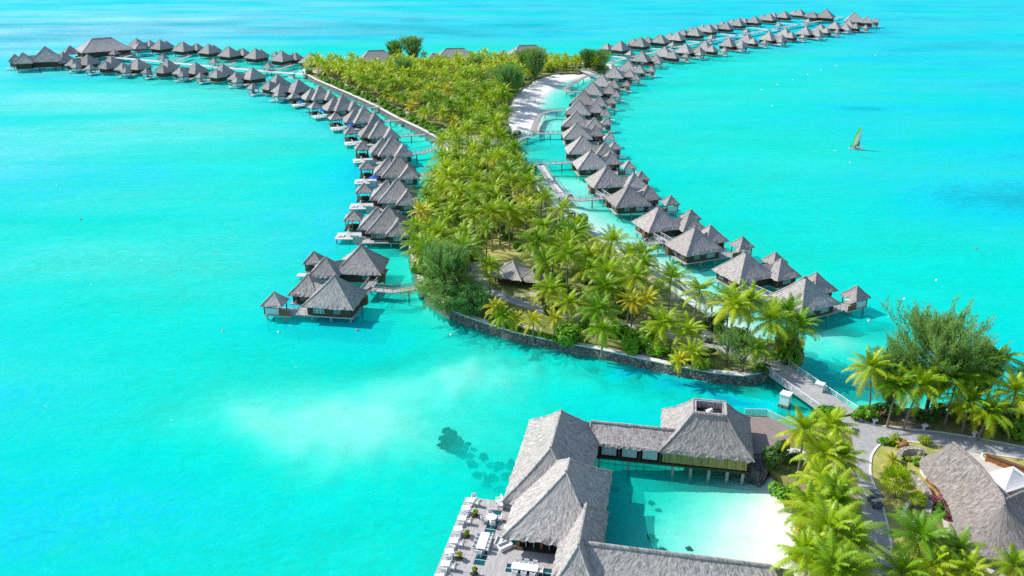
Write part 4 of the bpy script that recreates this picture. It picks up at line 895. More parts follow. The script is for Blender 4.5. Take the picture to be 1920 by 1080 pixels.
def make_chair():
    t = thing('armchair', 'white armchair', 'chair')
    mb = MB(); mb.box((0, 0, 0.42), (0.56, 0.54, 0.10)); mb.build('seat', M['white'], t)
    mb = MB(); mb.box((-0.27, 0, 0.70), (0.07, 0.56, 0.50)); mb.build('backrest', M['white'], t)
    for s in (-1, 1):
        mb = MB(); mb.box((0.0, 0.29 * s, 0.60), (0.56, 0.06, 0.06)); mb.box((0.2, 0.29 * s, 0.5), (0.05, 0.05, 0.2)); mb.build('armrest', M['white'], t)
    for sx in (-1, 1):
        for sy in (-1, 1):
            mb = MB(); mb.box((0.24 * sx, 0.24 * sy, 0.19), (0.06, 0.06, 0.38)); mb.build('leg', M['white'], t)
    return t
def make_table(L, W_, name='cafe_table'):
    t = thing(name, 'white table', 'table')
    mb = MB(); mb.box((0, 0, 0.73), (L, W_, 0.06)); mb.build('tabletop', M['cloth_white'], t)
    for sx in (-1, 1):
        for sy in (-1, 1):
            mb = MB(); mb.box((sx * (L / 2 - 0.12), sy * (W_ / 2 - 0.12), 0.35), (0.08, 0.08, 0.70)); mb.build('leg', M['white'], t)
    return t
chair0 = make_chair(); tab0 = make_table(1.1, 1.0); tabL = make_table(3.3, 1.15, 'long_table')
def chair_at(x, y, ang, label, grp='white armchairs on the terrace'):
    q = RW(x, y); dup(chair0, (q.x, q.y, TZ), RA + ang, label, 1.05, group=grp)
EDGE = [(882, 937), (873.5, 952), (866, 971), (859, 990.5), (850.5, 1013), (842.5, 1033), (835, 1056), (824, 1081)]
for i, (u, v) in enumerate(EDGE):
    q = at(u, v, TZ + 0.75); dup(tab0, (q.x, q.y, TZ), RA + R(20 if i % 2 else 8), 'small white table, %s from the far corner along the terrace edge' % ORD[i], group='small tables along the terrace edge')
    lq = q - RO; x = lq.x * math.cos(-RA) - lq.y * math.sin(-RA); y = lq.x * math.sin(-RA) + lq.y * math.cos(-RA)
    chair_at(x + 0.95, y - 0.15, math.pi + rnd.uniform(-.3, .3), 'white armchair on the deck side of the %s edge table' % ORD[i])
    chair_at(x + 0.1, y - 0.95, math.pi / 2 + rnd.uniform(-.3, .3), 'white armchair on the near side of the %s edge table' % ORD[i])
    if i % 2 == 0: chair_at(x + 0.25, y + 0.95, -math.pi / 2 + rnd.uniform(-.3, .3), 'white armchair on the far side of the %s edge table' % ORD[i])
q = at(921.5, 969, TZ + .75); t = thing('round_table', 'white round table with four armchairs at the top of the terrace', 'table', (q.x, q.y, TZ), RA)
mb = MB(); mb.lathe([(0.72, 0.70), (0.74, 0.73), (0.72, 0.76)], n=20); mb.build('tabletop', M['cloth_white'], t); mb = MB(); mb.lathe([(0.3, 0), (0.3, 0.04), (0.07, 0.08), (0.07, 0.7)], n=12); mb.build('pedestal', M['white'], t)
lq = q - RO; cx = lq.x * math.cos(-RA) - lq.y * math.sin(-RA); cy_ = lq.x * math.sin(-RA) + lq.y * math.cos(-RA)
for k, nm in enumerate(('right', 'far', 'left', 'near')):
    a = R(20) + k * math.pi / 2; chair_at(cx + 1.1 * math.cos(a), cy_ + 1.1 * math.sin(a), a + math.pi, 'white armchair on the %s side of the round terrace table' % nm)
q = at(905.5, 1013, TZ + .75); dup(tabL, (q.x, q.y, TZ), RA + math.pi / 2, 'long white table beside the glass floor strip')
lq = q - RO; cx = lq.x * math.cos(-RA) - lq.y * math.sin(-RA); cy_ = lq.x * math.sin(-RA) + lq.y * math.cos(-RA)
for k in range(4):
    y = cy_ - 1.2 + k * 0.8
    chair_at(cx - 0.72, y, 0, 'white armchair, %s along the water side of the long strip table' % ORD[k]); chair_at(cx + 0.72, y, math.pi, 'white armchair, %s along the glass side of the long strip table' % ORD[k])
chair_at(cx, cy_ - 2.05, math.pi / 2, 'white armchair at the near head of the long strip table')
q = at(984, 1063, TZ + .75); dup(tabL, (q.x, q.y, TZ), RA, 'long white table over the cross glass strip in front of the dining hall')
lq = q - RO; cx = lq.x * math.cos(-RA) - lq.y * math.sin(-RA); cy_ = lq.x * math.sin(-RA) + lq.y * math.cos(-RA)
for k in range(3):
    x = cx - 1.1 + k * 1.1
    chair_at(x, cy_ + 0.9, -math.pi / 2, 'white armchair, %s along the hall side of the cross table' % ORD[k]); chair_at(x, cy_ - 0.9, math.pi / 2, 'white armchair, %s along the near side of the cross table' % ORD[k])
chair_at(cx + 2.0, cy_, math.pi, 'white armchair at the right head of the cross table')
for (u, v, a, lab) in ((936, 940, 200, 'white lounge chair nearest the hall corner at the terrace top'), (940, 947, 160, 'white lounge chair below its twin at the terrace top')):
    q = at(u, v, TZ + .5); dup(chair0, (q.x, q.y, TZ), R(a), lab, 1.45, group='lounge chairs at the terrace top')
def sofa(u, v, ang, label):
    q = at(u, v, TZ + .4); t = thing('sofa', label, 'sofa', (q.x, q.y, TZ), ang)
    mb = MB(); mb.box((0, 0, 0.22), (1.7, 0.85, 0.36)); mb.build('base', M['white'], t)
    mb = MB(); mb.box((-0.42, 0, 0.46), (0.8, 0.72, 0.12)); mb.box((0.42, 0, 0.46), (0.8, 0.72, 0.12)); mb.build('cushion', M['cloth_white'], t)
    mb = MB(); mb.box((0, 0.4, 0.6), (1.7, 0.14, 0.45)); mb.build('backrest', M['white'], t)
    for s in (-1, 1):
        mb = MB(); mb.box((0.86 * s, 0, 0.45), (0.12, 0.85, 0.42)); mb.build('armrest', M['white'], t)
sofa(947, 1024, R(35), 'white sofa turned at an angle by the dining hall corner')
sofa(935.5, 1017, R(75), 'white sofa left of the angled sofa by the dining hall')
dup(tab0, (*RW(-4.9, -7.0), TZ), RA, 'small white side table against the dining hall left wall', 0.8)
remove_tree(chair0); remove_tree(tab0); remove_tree(tabL)
def planter(u, v, label):
    q = at(u, v, TZ); t = thing('planter', label, 'planter', (q.x, q.y, TZ))
    mb = MB(); mb.box((0, 0, 0.22), (1.0, 0.5, 0.08)); mb.lathe([(0.2, 0.0), (0.26, 0.35), (0.3, 0.42), (0.24, 0.42)], (0.1, 0, 0.26), 12); mb.build('pot', M['wood_dark'], t)
    lb = MB(); rr = random.Random(int(u))
    for k in range(70):
        a, e = rr.uniform(0, 6.28), rr.uniform(0.1, 1.5); r_ = 0.42 * rr.uniform(.5, 1); c = Vector((0.1 + r_ * math.cos(a) * math.cos(e), r_ * math.sin(a) * math.cos(e), 0.72 + r_ * math.sin(e))); lb.cur = rr.random()
        d = Vector((rr.uniform(-1, 1), rr.uniform(-1, 1), rr.uniform(-.5, 1))).normalized() * 0.13; s = d.orthogonal().normalized() * 0.07; lb.quad(c - d - s, c - d + s, c + d + s, c + d - s)
    lb.build('foliage', M['shrub_yellow'], t)
for i, (u, v) in enumerate(((890, 969), (874, 1008), (860, 1049), (889, 1078))): planter(u, v, 'yellow-green potted shrub, %s from the far end of the terrace' % ORD[i])
# glass railed deck east of the restaurant, on its stone base
ed = [at(u, v, 2.0) for u, v in ((1396, 778), (1436, 779), (1492, 806), (1476, 832), (1455, 846), (1406, 852))]; c = ed[0]
t = thing('side_deck', 'brown timber deck with glass railing right of the restaurant', 'deck', (c.x, c.y, 0)); e2 = [q - c for q in ed]
mb = MB(); mb.poly([(*q, 2.0) for q in e2[::-1]]); mb.poly([(*q, 1.7) for q in e2])
for i in range(len(e2)): a, b = e2[i], e2[(i + 1) % len(e2)]; mb.quad((*b, 1.7), (*a, 1.7), (*a, 2.0), (*b, 2.0))
mb.build('boards', M['deck_brown'], t)
m, n, l, p = mat('railing_glass'); out = n['Material Output']; tr = n.new('ShaderNodeBsdfTransparent'); tr.inputs[0].default_value = (0.75, 0.95, 0.92, 1); mx = n.new('ShaderNodeMixShader'); mx.inputs[0].default_value = 0.3
p.inputs['Base Color'].default_value = (0.45, 0.62, 0.60, 1); p.inputs['Roughness'].default_value = 0.1; l.new(tr.outputs[0], mx.inputs[1]); l.new(p.outputs[0], mx.inputs[2]); l.new(mx.outputs[0], out.inputs[0]); M['clear'] = m
for a, b in ((e2[0], e2[1]), (e2[1], e2[2])):
    railing(t, a, b, 2.0, 1.3, 'railing', 'panel', 1.1, 0); d = (b - a); cc = (a + b) / 2
    mb = MB(); mb.box((cc.x, cc.y, 2.55), (d.length, 0.03, 0.95), math.atan2(d.y, d.x)); mb.build('glass_panel', M['clear'], t)
rock = [at(u, v, 0.4) for u, v in ((1398, 862), (1440, 850), (1446, 890), (1425, 906), (1396, 895))]
def rocks(label, pts, z0, z1, mt, name='rock_base', cat='rock base', jit=0.35):
    mb = MB(); rr = random.Random(len(pts) * 7); n_ = len(pts); c = sum(pts, Vector((0, 0))) / n_; rows = []
    P2 = []
    for i in range(n_):
        for k in range(5): P2.append(lerp(pts[i], pts[(i + 1) % n_], k / 5))
    for t_ in range(5):
        z = lerp(z0, z1, t_ / 4); rows.append([mb.vert((*(lerp(q, c, 0.03 * t_) + Vector((rr.uniform(-jit, jit), rr.uniform(-jit, jit)))), z + rr.uniform(-.1, .1))) for q in P2])
    for j in range(4):
        for k in range(len(P2)): mb.face((rows[j][k], rows[j][(k + 1) % len(P2)], rows[j + 1][(k + 1) % len(P2)], rows[j + 1][k]))
    cv = mb.vert((*c, z1 + 0.1))
    for k in range(len(P2)): mb.face((rows[4][k], rows[4][(k + 1) % len(P2)], cv))
    return tag(mb.build(name, M[mt]), label, cat)
rocks('dark stone foundation under the right end of the restaurant', rock[::-1] if (rock[1] - rock[0]).cross(rock[2] - rock[0]) < 0 else rock, -1.5, 1.85, 'stone')
# ------------------------------------------------------------------ reception building
rc = thing('reception_building', 'curved brown thatched reception building with white canopy at lower right', 'reception', (0, 0, 0))
mb = MB(); rp = [at(u, v, 7.6) for u, v in ((1787, 830), (1813, 851), (1838, 874), (1861, 902), (1880, 932), (1884, 948))]
capsule_roof(mb, rp, [3.9, 4.2, 4.4, 4.7, 5.0, 5.4], 3.3, 7.6, nv=16, seed=71, du=0.4, fringe=0.35, arc=(0.95, 1.1)); mb.build('main_roof', M['thatch_brown'], rc)
mb = MB(); rp2 = [at(u, v, 7.4) for u, v in ((1880, 940), (1915, 924), (1960, 915), (2010, 912))]
capsule_roof(mb, rp2, [4.6, 4.5, 4.4, 4.3], 3.35, 7.4, nv=14, seed=72, du=0.45); mb.build('side_roof', M['thatch_brown'], rc)
def offwall(path, half, side, z0, z1, m, name, par):
    mb = MB(); pr = None
    for i, q in enumerate(path):
        d = (path[min(i + 1, len(path) - 1)] - path[max(i - 1, 0)]).normalized(); nn = Vector((d.y, -d.x)) * half * side; a = q + nn
        if pr is not None:
            ang = math.atan2(*(a - pr).yx); cc = (a + pr) / 2; mb.box((*cc, (z0 + z1) / 2), ((a - pr).length + 0.05, 0.25, z1 - z0), ang)
        pr = a
    return mb.build(name, M[m], par)
offwall(rp[:5], 3.0, 1, GZ - 0.1, 3.5, 'orange_wood', 'front_wall', rc); offwall(rp[:5], 3.0, -1, GZ - 0.1, 3.45, 'wood_brown', 'rear_wall', rc)
for u, v in ((1834, 1026), (1871, 1034), (1749, 884), (1775, 912), (1806, 948)):
    q = at(u, v, GZ); mb = MB(); mb.tube([(q.x, q.y, GZ - 0.2), (q.x, q.y, 3.6)], [0.22, 0.17], 8); mb.build('post', M['orange_wood'], rc)
cv = [at(u, v, 5.0) for u, v in ((1857, 884), (1893, 883), (1930, 905), (1882, 925))]; ap = at(1893, 884, 7.4)
tc_ = [at(u, v, 4.0) for u, v in ((1855, 885), (1900, 874), (1945, 905), (1880, 926))]; ap = sum(tc_, Vector((0, 0))) / 4
mb = MB(); N_ = 6
for i in range(4):
    a, b = tc_[i], tc_[(i + 1) % 4]; rows = []
    for j in range(N_ + 1):
        t_ = j / N_; rows.append([mb.vert((*lerp(lerp(a, b, k / 6), ap, t_), 4.0 + 1.5 * t_ ** 1.4 - 0.25 * math.sin(math.pi * k / 6) * (1 - t_) * 0)) for k in range(7)])
    for j in range(N_):
        for k in range(6): mb.face((rows[j][k], rows[j][k + 1], rows[j + 1][k + 1], rows[j + 1][k]))
mb.build('canopy', M['cloth_white'], rc)
mb = MB(); mb.tube([(*ap, 1.2), (*ap, 5.75)], 0.09, 8); mb.build('canopy_mast', M['white'], rc)
a, b = at(1846, 868, 1.2), at(1925, 897, 1.2); d = b - a; mb = MB(); mb.box((*((a + b) / 2), 1.9), (d.length, 0.3, 1.6), math.atan2(d.y, d.x)); mb.build('courtyard_wall', M['orange_wood'], rc)
mb = MB(); mb.box((*((a + b) / 2), 2.76), (d.length + .2, 0.6, 0.12), math.atan2(d.y, d.x)); mb.build('wall_coping', M['wood_brown'], rc)
q = at(1752, 868, 3.2); mb = MB(); mb.box((q.x, q.y, 3.2), (1.4, 0.35, 0.12), -0.2); mb.build('lamp_shelf', M['white'], rc)

# ------------------------------------------------------------------ small things
def box_thing(name, label, cat, u, v, z, parts):
    q = at(u, v, z); t = thing(name, label, cat, (q.x, q.y, 0), R(-35))
    for nm, m, c, s in parts:
        mb = MB(); mb.box(c, s); mb.build(nm, M[m], t)
    return t
box_thing('navigation_pillar', 'white block on a dark pile in the water beside the bridge', 'pillar', 1471, 762, 0, (('base', 'stone', (0, 0, -0.9), (1.7, 1.7, 3.0)), ('block', 'white', (0, 0, 1.5), (1.55, 1.55, 1.8)), ('cap', 'white', (0, 0, 2.47), (1.75, 1.75, 0.16))))
box_thing('utility_cabinet', 'white cabinet on the right railing of the bridge', 'cabinet', 1536, 733, 1.9, (('body', 'white', (0, 0, 2.6), (1.3, 1.0, 1.4)), ('lid', 'white', (0, 0, 3.36), (1.5, 1.2, 0.14))))
box_thing('utility_cabinet', 'white cabinet standing beside the far right villas near the dark trees', 'cabinet', 1150, 121, 2, (('body', 'white', (0, 0, 3.3), (1.6, 1.6, 2.4)), ('base', 'pile', (0, 0, 0.5), (1.2, 1.2, 3.2)), ('lid', 'white', (0, 0, 4.58), (1.9, 1.9, 0.16))))
box_thing('moored_pontoon', 'small white pontoon on the water below the far left pier', 'pontoon', 548, 147, 0, (('hull', 'white', (0, 0, 0.3), (4.0, 2.2, 0.9)), ('cabin', 'panel', (0, 0, 1.5), (2.6, 1.8, 1.6)), ('roof', 'white', (0, 0, 2.5), (3.4, 2.2, 0.14))))
for i, (u, v, lab) in enumerate(((1638, 795, 'white path light nearest the bridge on the palm side of the road'), (1732, 806, 'white path light in the middle of the palm side of the road'), (1826, 820, 'white path light at the right of the palm side of the road'), (1592, 812, 'white path light by the palms at the bridge corner'), (1508, 832, 'white path light under the tall palm by the side deck'))):
    q = at(u, v, GZ); t = thing('path_light', lab, 'path light', (q.x, q.y, GZ - 0.05), R(20 * i), 'path lights by the road')
    mb = MB(); mb.box((0, 0, 0.35), (0.28, 0.28, 0.8)); mb.build('post', M['white'], t); mb = MB(); mb.box((0.1, 0, 0.85), (0.75, 0.6, 0.24)); mb.build('hood', M['white'], t)
q = at(1690, 838, GZ); t = thing('clay_pot', 'big terracotta pot in the bushes by the garden wall', 'pot', (q.x, q.y, GZ - 0.05))
mb = MB(); mb.lathe([(0.45, 0), (0.85, 0.5), (0.92, 0.9), (0.72, 1.2), (0.66, 1.22), (0.60, 1.1), (0.55, 0.7)], n=20); mb.build('body', M['clay'], t, True)
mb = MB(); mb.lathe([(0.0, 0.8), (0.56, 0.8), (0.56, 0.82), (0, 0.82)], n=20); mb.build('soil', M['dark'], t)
def buoy(u, v, label, m='white', r=0.42):
    q = at(u, v, 0); t = thing('buoy', label, 'buoy', (q.x, q.y, 0), 0, 'mooring buoys')
    mb = MB(); mb.lathe([(0.02, -r * .7), (r * .7, -r * .5), (r, 0), (r * .85, r * .55), (r * .4, r * .95), (0.03, r * 1.05)], n=12); mb.build('float', M[m], t, True)
    mb = MB(); mb.lathe([(0.05, r), (0.09, r * 1.3), (0.03, r * 1.4)], n=8); mb.build('ring', M['rail'], t)
BU = [(1641.7, 104), (1568, 124), (1540, 132), (1515, 140), (1487, 150), (1458, 159), (1428, 169), (1448, 199)]
for i, (u, v) in enumerate(BU): buoy(u, v, '%s white buoy from the far end of the line off the right row' % ORD[i], r=0.4)
for u, v, lab, m_ in ((108, 348, 'lone white buoy in the far left water', 'white'), (152, 412, 'orange buoy in the far left water', 'sail_orange'), (418, 621, 'buoy left of the paired villas', 'sail_white'), (523, 623, 'white buoy just below the nearer paired villa', 'white'), (670, 620, 'orange buoy in front of the nearer paired villa', 'sail_orange'), (846, 628, 'white buoy off the ironwood tree corner', 'white'), (1756, 526, 'white buoy right of the nearest right villa', 'white'), (1696, 561, 'white buoy above the mainland ironwood tree', 'white'), (1629, 602, 'white buoy off the nearest right villa pavilion', 'white'), (1830, 467, 'yellow buoy alone at the far right', 'sail_orange'), (1594, 305, 'white buoy below the sailing catamaran', 'white'), (1566, 283, 'white buoy left of the sailing catamaran', 'white')):
    buoy(u, v, lab, m_, 0.3)
# coral heads on the sand
def lump(name, label, cat, u, v, z, r, m, grp=None, flat_=0.5, seed=0):
    q = at(u, v, z); bm = bmesh.new(); bmesh.ops.create_icosphere(bm, subdivisions=3, radius=1)
    for vv in bm.verts:
        d = noise.noise(vv.co * 1.7 + Vector((seed * 3.1, 0, 0))) * 0.75 + noise.noise(vv.co * 3.6 + Vector((0, seed * 1.7, 0))) * 0.45
        vv.co *= 1 + d; vv.co.z *= flat_
    me = bpy.data.meshes.new(name); bm.to_mesh(me); bm.free(); me.materials.append(M[m]); o = bpy.data.objects.new(name, me); C.objects.link(o)
    o.location = (q.x, q.y, z); o.scale = (r, r * 0.8, r); o.rotation_euler = (0, 0, seed * 1.3); return tag(o, label, cat, grp)
CO = [(907, 857, .75, 'dark coral head, top right of the cluster left of the restaurant'), (886, 872, .8, 'dark coral head, left of the cluster left of the restaurant'), (935, 875, .95, 'dark coral head, rightmost of the cluster left of the restaurant'), (894, 891, .7, 'dark coral head, lower left of the cluster left of the restaurant'), (922, 898, .9, 'dark coral head, lowest of the cluster left of the restaurant'), (960, 872, 1.0, 'dark coral head half under the hall eaves'),
      (1152, 917, .9, 'dark coral head in the pool corner by the dining roof'), (1187, 940, .6, 'pale coral head in the pool, left of a pair'), (1222, 943, .65, 'coral head in the pool, right of a pair'), (1221, 1006, .75, 'coral head in the middle of the pool'), (1292, 1030, .75, 'coral head in the pool near the south wing, right one'), (1240, 1031, .8, 'coral head in the pool near the south wing, left one')]
for i, (u, v, r_, lab) in enumerate(CO): lump('coral_head', lab, 'coral', u, v, -0.8 if i < 6 else -0.6, r_ * (1.05 if i < 6 else 0.7), 'coral', 'coral heads near the restaurant', 0.5, i + 1)
for i, (u, v, r_) in enumerate(((838, 808, .8), (850, 812, .7), (833, 822, .9), (847, 826, 1.0), (861, 828, .8), (840, 838, .8), (855, 842, .9), (870, 843, .7), (878, 832, .5), (826, 834, .5), (866, 852, .5))): lump('coral_head', 'dark coral clump, %s from the top of the scattered patch left of the hall' % ORD[i], 'coral', u, v, -0.95, r_, 'coral', 'coral heads in the big dark patch', 0.4, i + 20)
# umbrellas
def umbrella(u, v, z, label):
    q = at(u, v, z + 2.3); t = thing('beach_umbrella', label, 'umbrella', (q.x, q.y, z))
    mb = MB(); mb.lathe([(1.55, 1.95), (1.5, 2.0), (0.8, 2.4), (0.05, 2.65)], n=8); mb.build('canopy', M['blue'], t); mb = MB(); mb.tube([(0, 0, 0), (0, 0, 2.6)], 0.04, 6); mb.build('pole', M['white'], t)
umbrella(603.5, 206, 1.85, 'blue umbrella on the sun deck of the seventh left villa'); umbrella(658, 233, 1.85, 'blue umbrella on the sun deck of the sixth left villa')
umbrella(563, 191, 1.85, 'dark blue umbrella on the sun deck of the eighth left villa'); umbrella(701, 331, 1.85, 'blue umbrella on the sun deck of the second left villa')

# ------------------------------------------------------------------ people
def person(u, v, z, label, ang, shirt, pose='stand'):
    q = at(u, v, z); rt = thing('person', label, 'person', (q.x, q.y, z), ang)
    # joints of one skinned body
    if pose == 'stand':
        J = {'pel': (0, 0, .95, .135), 'wst': (0, 0, 1.1, .12), 'chs': (0, 0.01, 1.33, .15), 'nck': (0, 0, 1.5, .06), 'hd0': (0, .01, 1.58, .075), 'hd1': (0, .02, 1.68, .1), 'hd2': (0, .01, 1.76, .07)}
        for s, k in ((-1, 'l'), (1, 'r')):
            J.update({'hp' + k: (.1 * s, 0, .9, .09), 'kn' + k: (.11 * s, .03 * s, .5, .062), 'an' + k: (.11 * s, -.03 * s, .09, .042), 'to' + k: (.12 * s, .13 - .03 * s, .03, .035), 'sh' + k: (.19 * s, 0, 1.42, .06), 'el' + k: (.26 * s, -.02, 1.15, .042), 'wr' + k: (.25 * s, .08, .92, .03), 'hn' + k: (.25 * s, .12, .82, .035)})
    else:
        J = {'pel': (0, 0, .5, .14), 'wst': (0, .02, .66, .12), 'chs': (0, .05, .9, .15), 'nck': (0, .08, 1.07, .06), 'hd0': (0, .09, 1.15, .075), 'hd1': (0, .11, 1.25, .1), 'hd2': (0, .1, 1.33, .07)}
        for s, k in ((-1, 'l'), (1, 'r')):
            J.update({'hp' + k: (.1 * s, .05, .47, .09), 'kn' + k: (.14 * s, .45, .48, .062), 'an' + k: (.13 * s, .5, .09, .042), 'to' + k: (.13 * s, .65, .04, .035), 'sh' + k: (.19 * s, .05, .99, .06), 'el' + k: (.25 * s, .12, .74, .042), 'wr' + k: (.18 * s, .32, .62, .03), 'hn' + k: (.16 * s, .4, .6, .035)})
    E = [('pel', 'wst'), ('wst', 'chs'), ('chs', 'nck'), ('nck', 'hd0'), ('hd0', 'hd1'), ('hd1', 'hd2')]
    for k in 'lr': E += [('pel', 'hp' + k), ('hp' + k, 'kn' + k), ('kn' + k, 'an' + k), ('an' + k, 'to' + k), ('chs', 'sh' + k), ('sh' + k, 'el' + k), ('el' + k, 'wr' + k), ('wr' + k, 'hn' + k)]
    names = list(J); me = bpy.data.meshes.new('body'); me.from_pydata([J[k][:3] for k in names], [(names.index(a), names.index(b)) for a, b in E], [])
    o = bpy.data.objects.new('body', me); C.objects.link(o); o.parent = rt; me.materials.append(M['skin'])
    sk = o.modifiers.new('skin', 'SKIN'); sl = me.skin_vertices[0].data if me.skin_vertices else None
    if sl is None:
        bm = bmesh.new(); bm.from_mesh(me); bm.verts.layers.skin.verify(); bm.to_mesh(me); bm.free(); sl = me.skin_vertices[0].data
    for i, k in enumerate(names): sl[i].radius = (J[k][3],) * 2; sl[i].use_root = (k == 'pel')
    o.modifiers.new('smooth', 'SUBSURF').levels = 1
    o.modifiers['smooth'].render_levels = 1
    b = J['pel']; c = J['chs']; w_ = J['wst']
    mb = MB(); mb.tube([(b[0], b[1], b[2] - .03), w_[:3], (c[0], c[1], c[2] - .05), (c[0], c[1], c[2] + .1)], [.19, .175, .21, .14], 10); mb.build('shirt', M[shirt], rt)
    mb = MB()
    for k in 'lr': mb.tube([(J['hp' + k][0], J['hp' + k][1], J['hp' + k][2] + .06), lerp(Vector(J['hp' + k][:3]), Vector(J['kn' + k][:3]), .75)], [.135, .105], 8)
    mb.build('shorts', M['shorts'], rt)
    h = J['hd1']; mb = MB(); mb.lathe([(.118, 0), (.125, .05), (.1, .12), (.03, .15)], (h[0], h[1] - .02, h[2] + .01), 10); mb.build('hair', M['hair'], rt)
person(1209, 457.5, 2.1, 'person in a pale shirt walking on the bent walkway', R(-80), 'cloth_white'); person(1213, 456, 2.1, 'person in a dark shirt on the bent walkway, right of their companion', R(-75), 'shorts')
person(661.5, 427, 1.9, 'person in a red shirt under the nearest left sun-deck pavilion', R(100), 'red'); person(556, 566, 1.95, 'person in red on the deck of the nearer paired villa', R(200), 'red')
# overturned kayak-like red tender and white service carts on the walkways
def luggage_cart(u, v, z, label, m, ang):
    q = at(u, v, z); t = thing('luggage_cart', label, 'cart', (q.x, q.y, z), ang)
    mb = MB(); mb.box((0, 0, 0.35), (1.6, 0.8, 0.12)); mb.build('platform', M['white'], t); mb = MB(); mb.box((-0.1, 0, 0.62), (1.1, 0.7, 0.42), 0, 0.85); mb.build('load', M[m], t)
    for x, y in ((-.5, -.4), (.5, -.4), (-.5, .4), (.5, .4)):
        mb = MB(); mb.tube([(x, y - .04, .17), (x, y + .04, .17)], .17, 10); mb.build('wheel', M['tyre'], t)
luggage_cart(1197, 462.5, 2.1, 'cart with red load at the bend of the walkway with people', 'red', R(40)); luggage_cart(1014.5, 247.5, 2.1, 'cart with red load on the beach walkway junction', 'red', R(0)); luggage_cart(1070, 370, 2.1, 'cart with red load on the bent walkway by the fifth villa', 'red', R(-10))
def golf_cart(u, v, z, label, ang):
    q = at(u, v, z); t = thing('golf_cart', label, 'golf cart', (q.x, q.y, z), ang)
    mb = MB(); mb.box((0, 0, 0.45), (2.3, 1.15, 0.3)); mb.box((0.85, 0, 0.72), (0.55, 1.05, 0.35), 0, 0.8); mb.box((-0.8, 0, 0.72), (0.7, 1.1, 0.3)); mb.build('body', M['cart'], t)
    mb = MB(); mb.box((-0.2, 0, 0.78), (0.5, 1.0, 0.16)); mb.box((-0.48, 0, 1.02), (0.12, 1.0, 0.45)); mb.build('seat', M['cloth_white'], t)
    mb = MB(); mb.box((-0.1, 0, 1.86), (1.9, 1.25, 0.07)); mb.build('roof', M['cart'], t)
    mb = MB()
    for x in (-.95, .75):
        for y in (-.52, .52): mb.box((x, y, 1.25), (.05, .05, 1.2))
    mb.build('roof_frame', M['white'], t)
    for x in (-.75, .8):
        for y in (-.5, .5):
            mb = MB(); mb.tube([(x, y - .09, .24), (x, y + .09, .24)], .24, 12); mb.build('wheel', M['tyre'], t)
golf_cart(1325, 641, GZ + 0.02, 'dark golf cart parked on the island path', R(-25)); golf_cart(1640, 946, GZ + 0.02, 'dark golf cart half hidden by palms on the mainland road', R(95))
# sailing catamaran
q = at(1606, 280, 0); ct = thing('catamaran', 'small catamaran sailing with a green, white and orange sail', 'catamaran', (q.x, q.y, 0.0), R(-28))
for s in (-1, 1):
    mb = MB(); prof = [(-2.6, .14, .30), (-2.2, .22, .2), (-1, .27, .12), (.6, .26, .12), (1.8, .2, .2), (2.7, .05, .38)]; rings = []
    for x, wd, z in prof: rings.append([mb.vert((x, 1.1 * s + wd * math.cos(a), z + 0.15 + wd * 1.1 * math.sin(a))) for a in [2 * math.pi * k / 10 for k in range(10)]])
    for i in range(len(rings) - 1):
        for k in range(10): mb.face((rings[i][k], rings[i + 1][k], rings[i + 1][(k + 1) % 10], rings[i][(k + 1) % 10]))
    mb.face(rings[0]); mb.face(rings[-1][::-1]); mb.build('hull', M['sail_white'], ct, True)
mb = MB(); mb.box((-0.2, 0, 0.52), (2.2, 1.9, 0.06)); mb.box((0.9, 0, 0.5), (0.14, 2.4, 0.14)); mb.box((-1.3, 0, 0.5), (0.14, 2.4, 0.14)); mb.build('trampoline', M['cart'], ct)
mb = MB(); mb.tube([(0.9, 0, 0.5), (0.8, 0, 8.6)], [0.08, 0.05], 8); mb.build('mast', M['white'], ct); mb = MB(); mb.tube([(0.85, 0, 1.15), (-1.9, 0.25, 1.1)], 0.05, 8); mb.build('boom', M['white'], ct)
def sail(name, fn0, fn1, m, n1=12):
    mb = MB(); rows = []
    for j in range(n1 + 1):
        t_ = j / n1; a, b = fn0(t_), fn1(t_); rows.append([])
        for k in range(5):
            s = k / 4; x = lerp(a, b, s); z = 1.25 + 7.0 * t_; rows[-1].append(mb.vert((x, 0.02 + 0.5 * math.sin(math.pi * min(1, (0.85 - x) / 2.9)) * (1 - t_ * 0.6), z)))
    for j in range(n1):
        for k in range(4): mb.face((rows[j][k], rows[j][k + 1], rows[j + 1][k + 1], rows[j + 1][k]))
    o = mb.build(name, M[m], ct, True); md = o.modifiers.new('cloth', 'SOLIDIFY'); md.thickness = 0.03
leech = lambda t_: 0.83 - 2.55 * (1 - t_ ** 3.4) - 0.25 * (1 - t_) ** 0 * (1 - t_)
mid = lambda t_: lerp(leech(t_), 0.83 - 0.1 * t_, min(1, 0.30 + max(0, t_ - .5) * 1.2))
sail('leech_panel', leech, mid, 'sail_green'); 
lu = lambda t_: 0.83 - 0.1 * t_
low = lambda t_: max(mid(t_), lu(t_) - max(0.0, 1.35 - t_ * 4.6))
sail('luff_panel', mid, low, 'sail_white'); 
mb = MB(); mb.face([mb.vert((0.83, 0.06, 1.25)), mb.vert((0.83 - 1.35, 0.36, 1.25)), mb.vert((0.80, 0.06, 3.3))]); o = mb.build('foot_panel', M['sail_orange'], ct); o.modifiers.new('cloth', 'SOLIDIFY').thickness = 0.04
for o in ct.children:      # the sail is sheeted out to leeward
    if o.name.split('.')[0] in ('leech_panel', 'luff_panel', 'foot_panel', 'boom'):
        o.rotation_euler = (0, 0, R(40)); o.location = Vector((0.85, 0, 0)) - Euler((0, 0, R(40))).to_matrix() @ Vector((0.85, 0, 0))
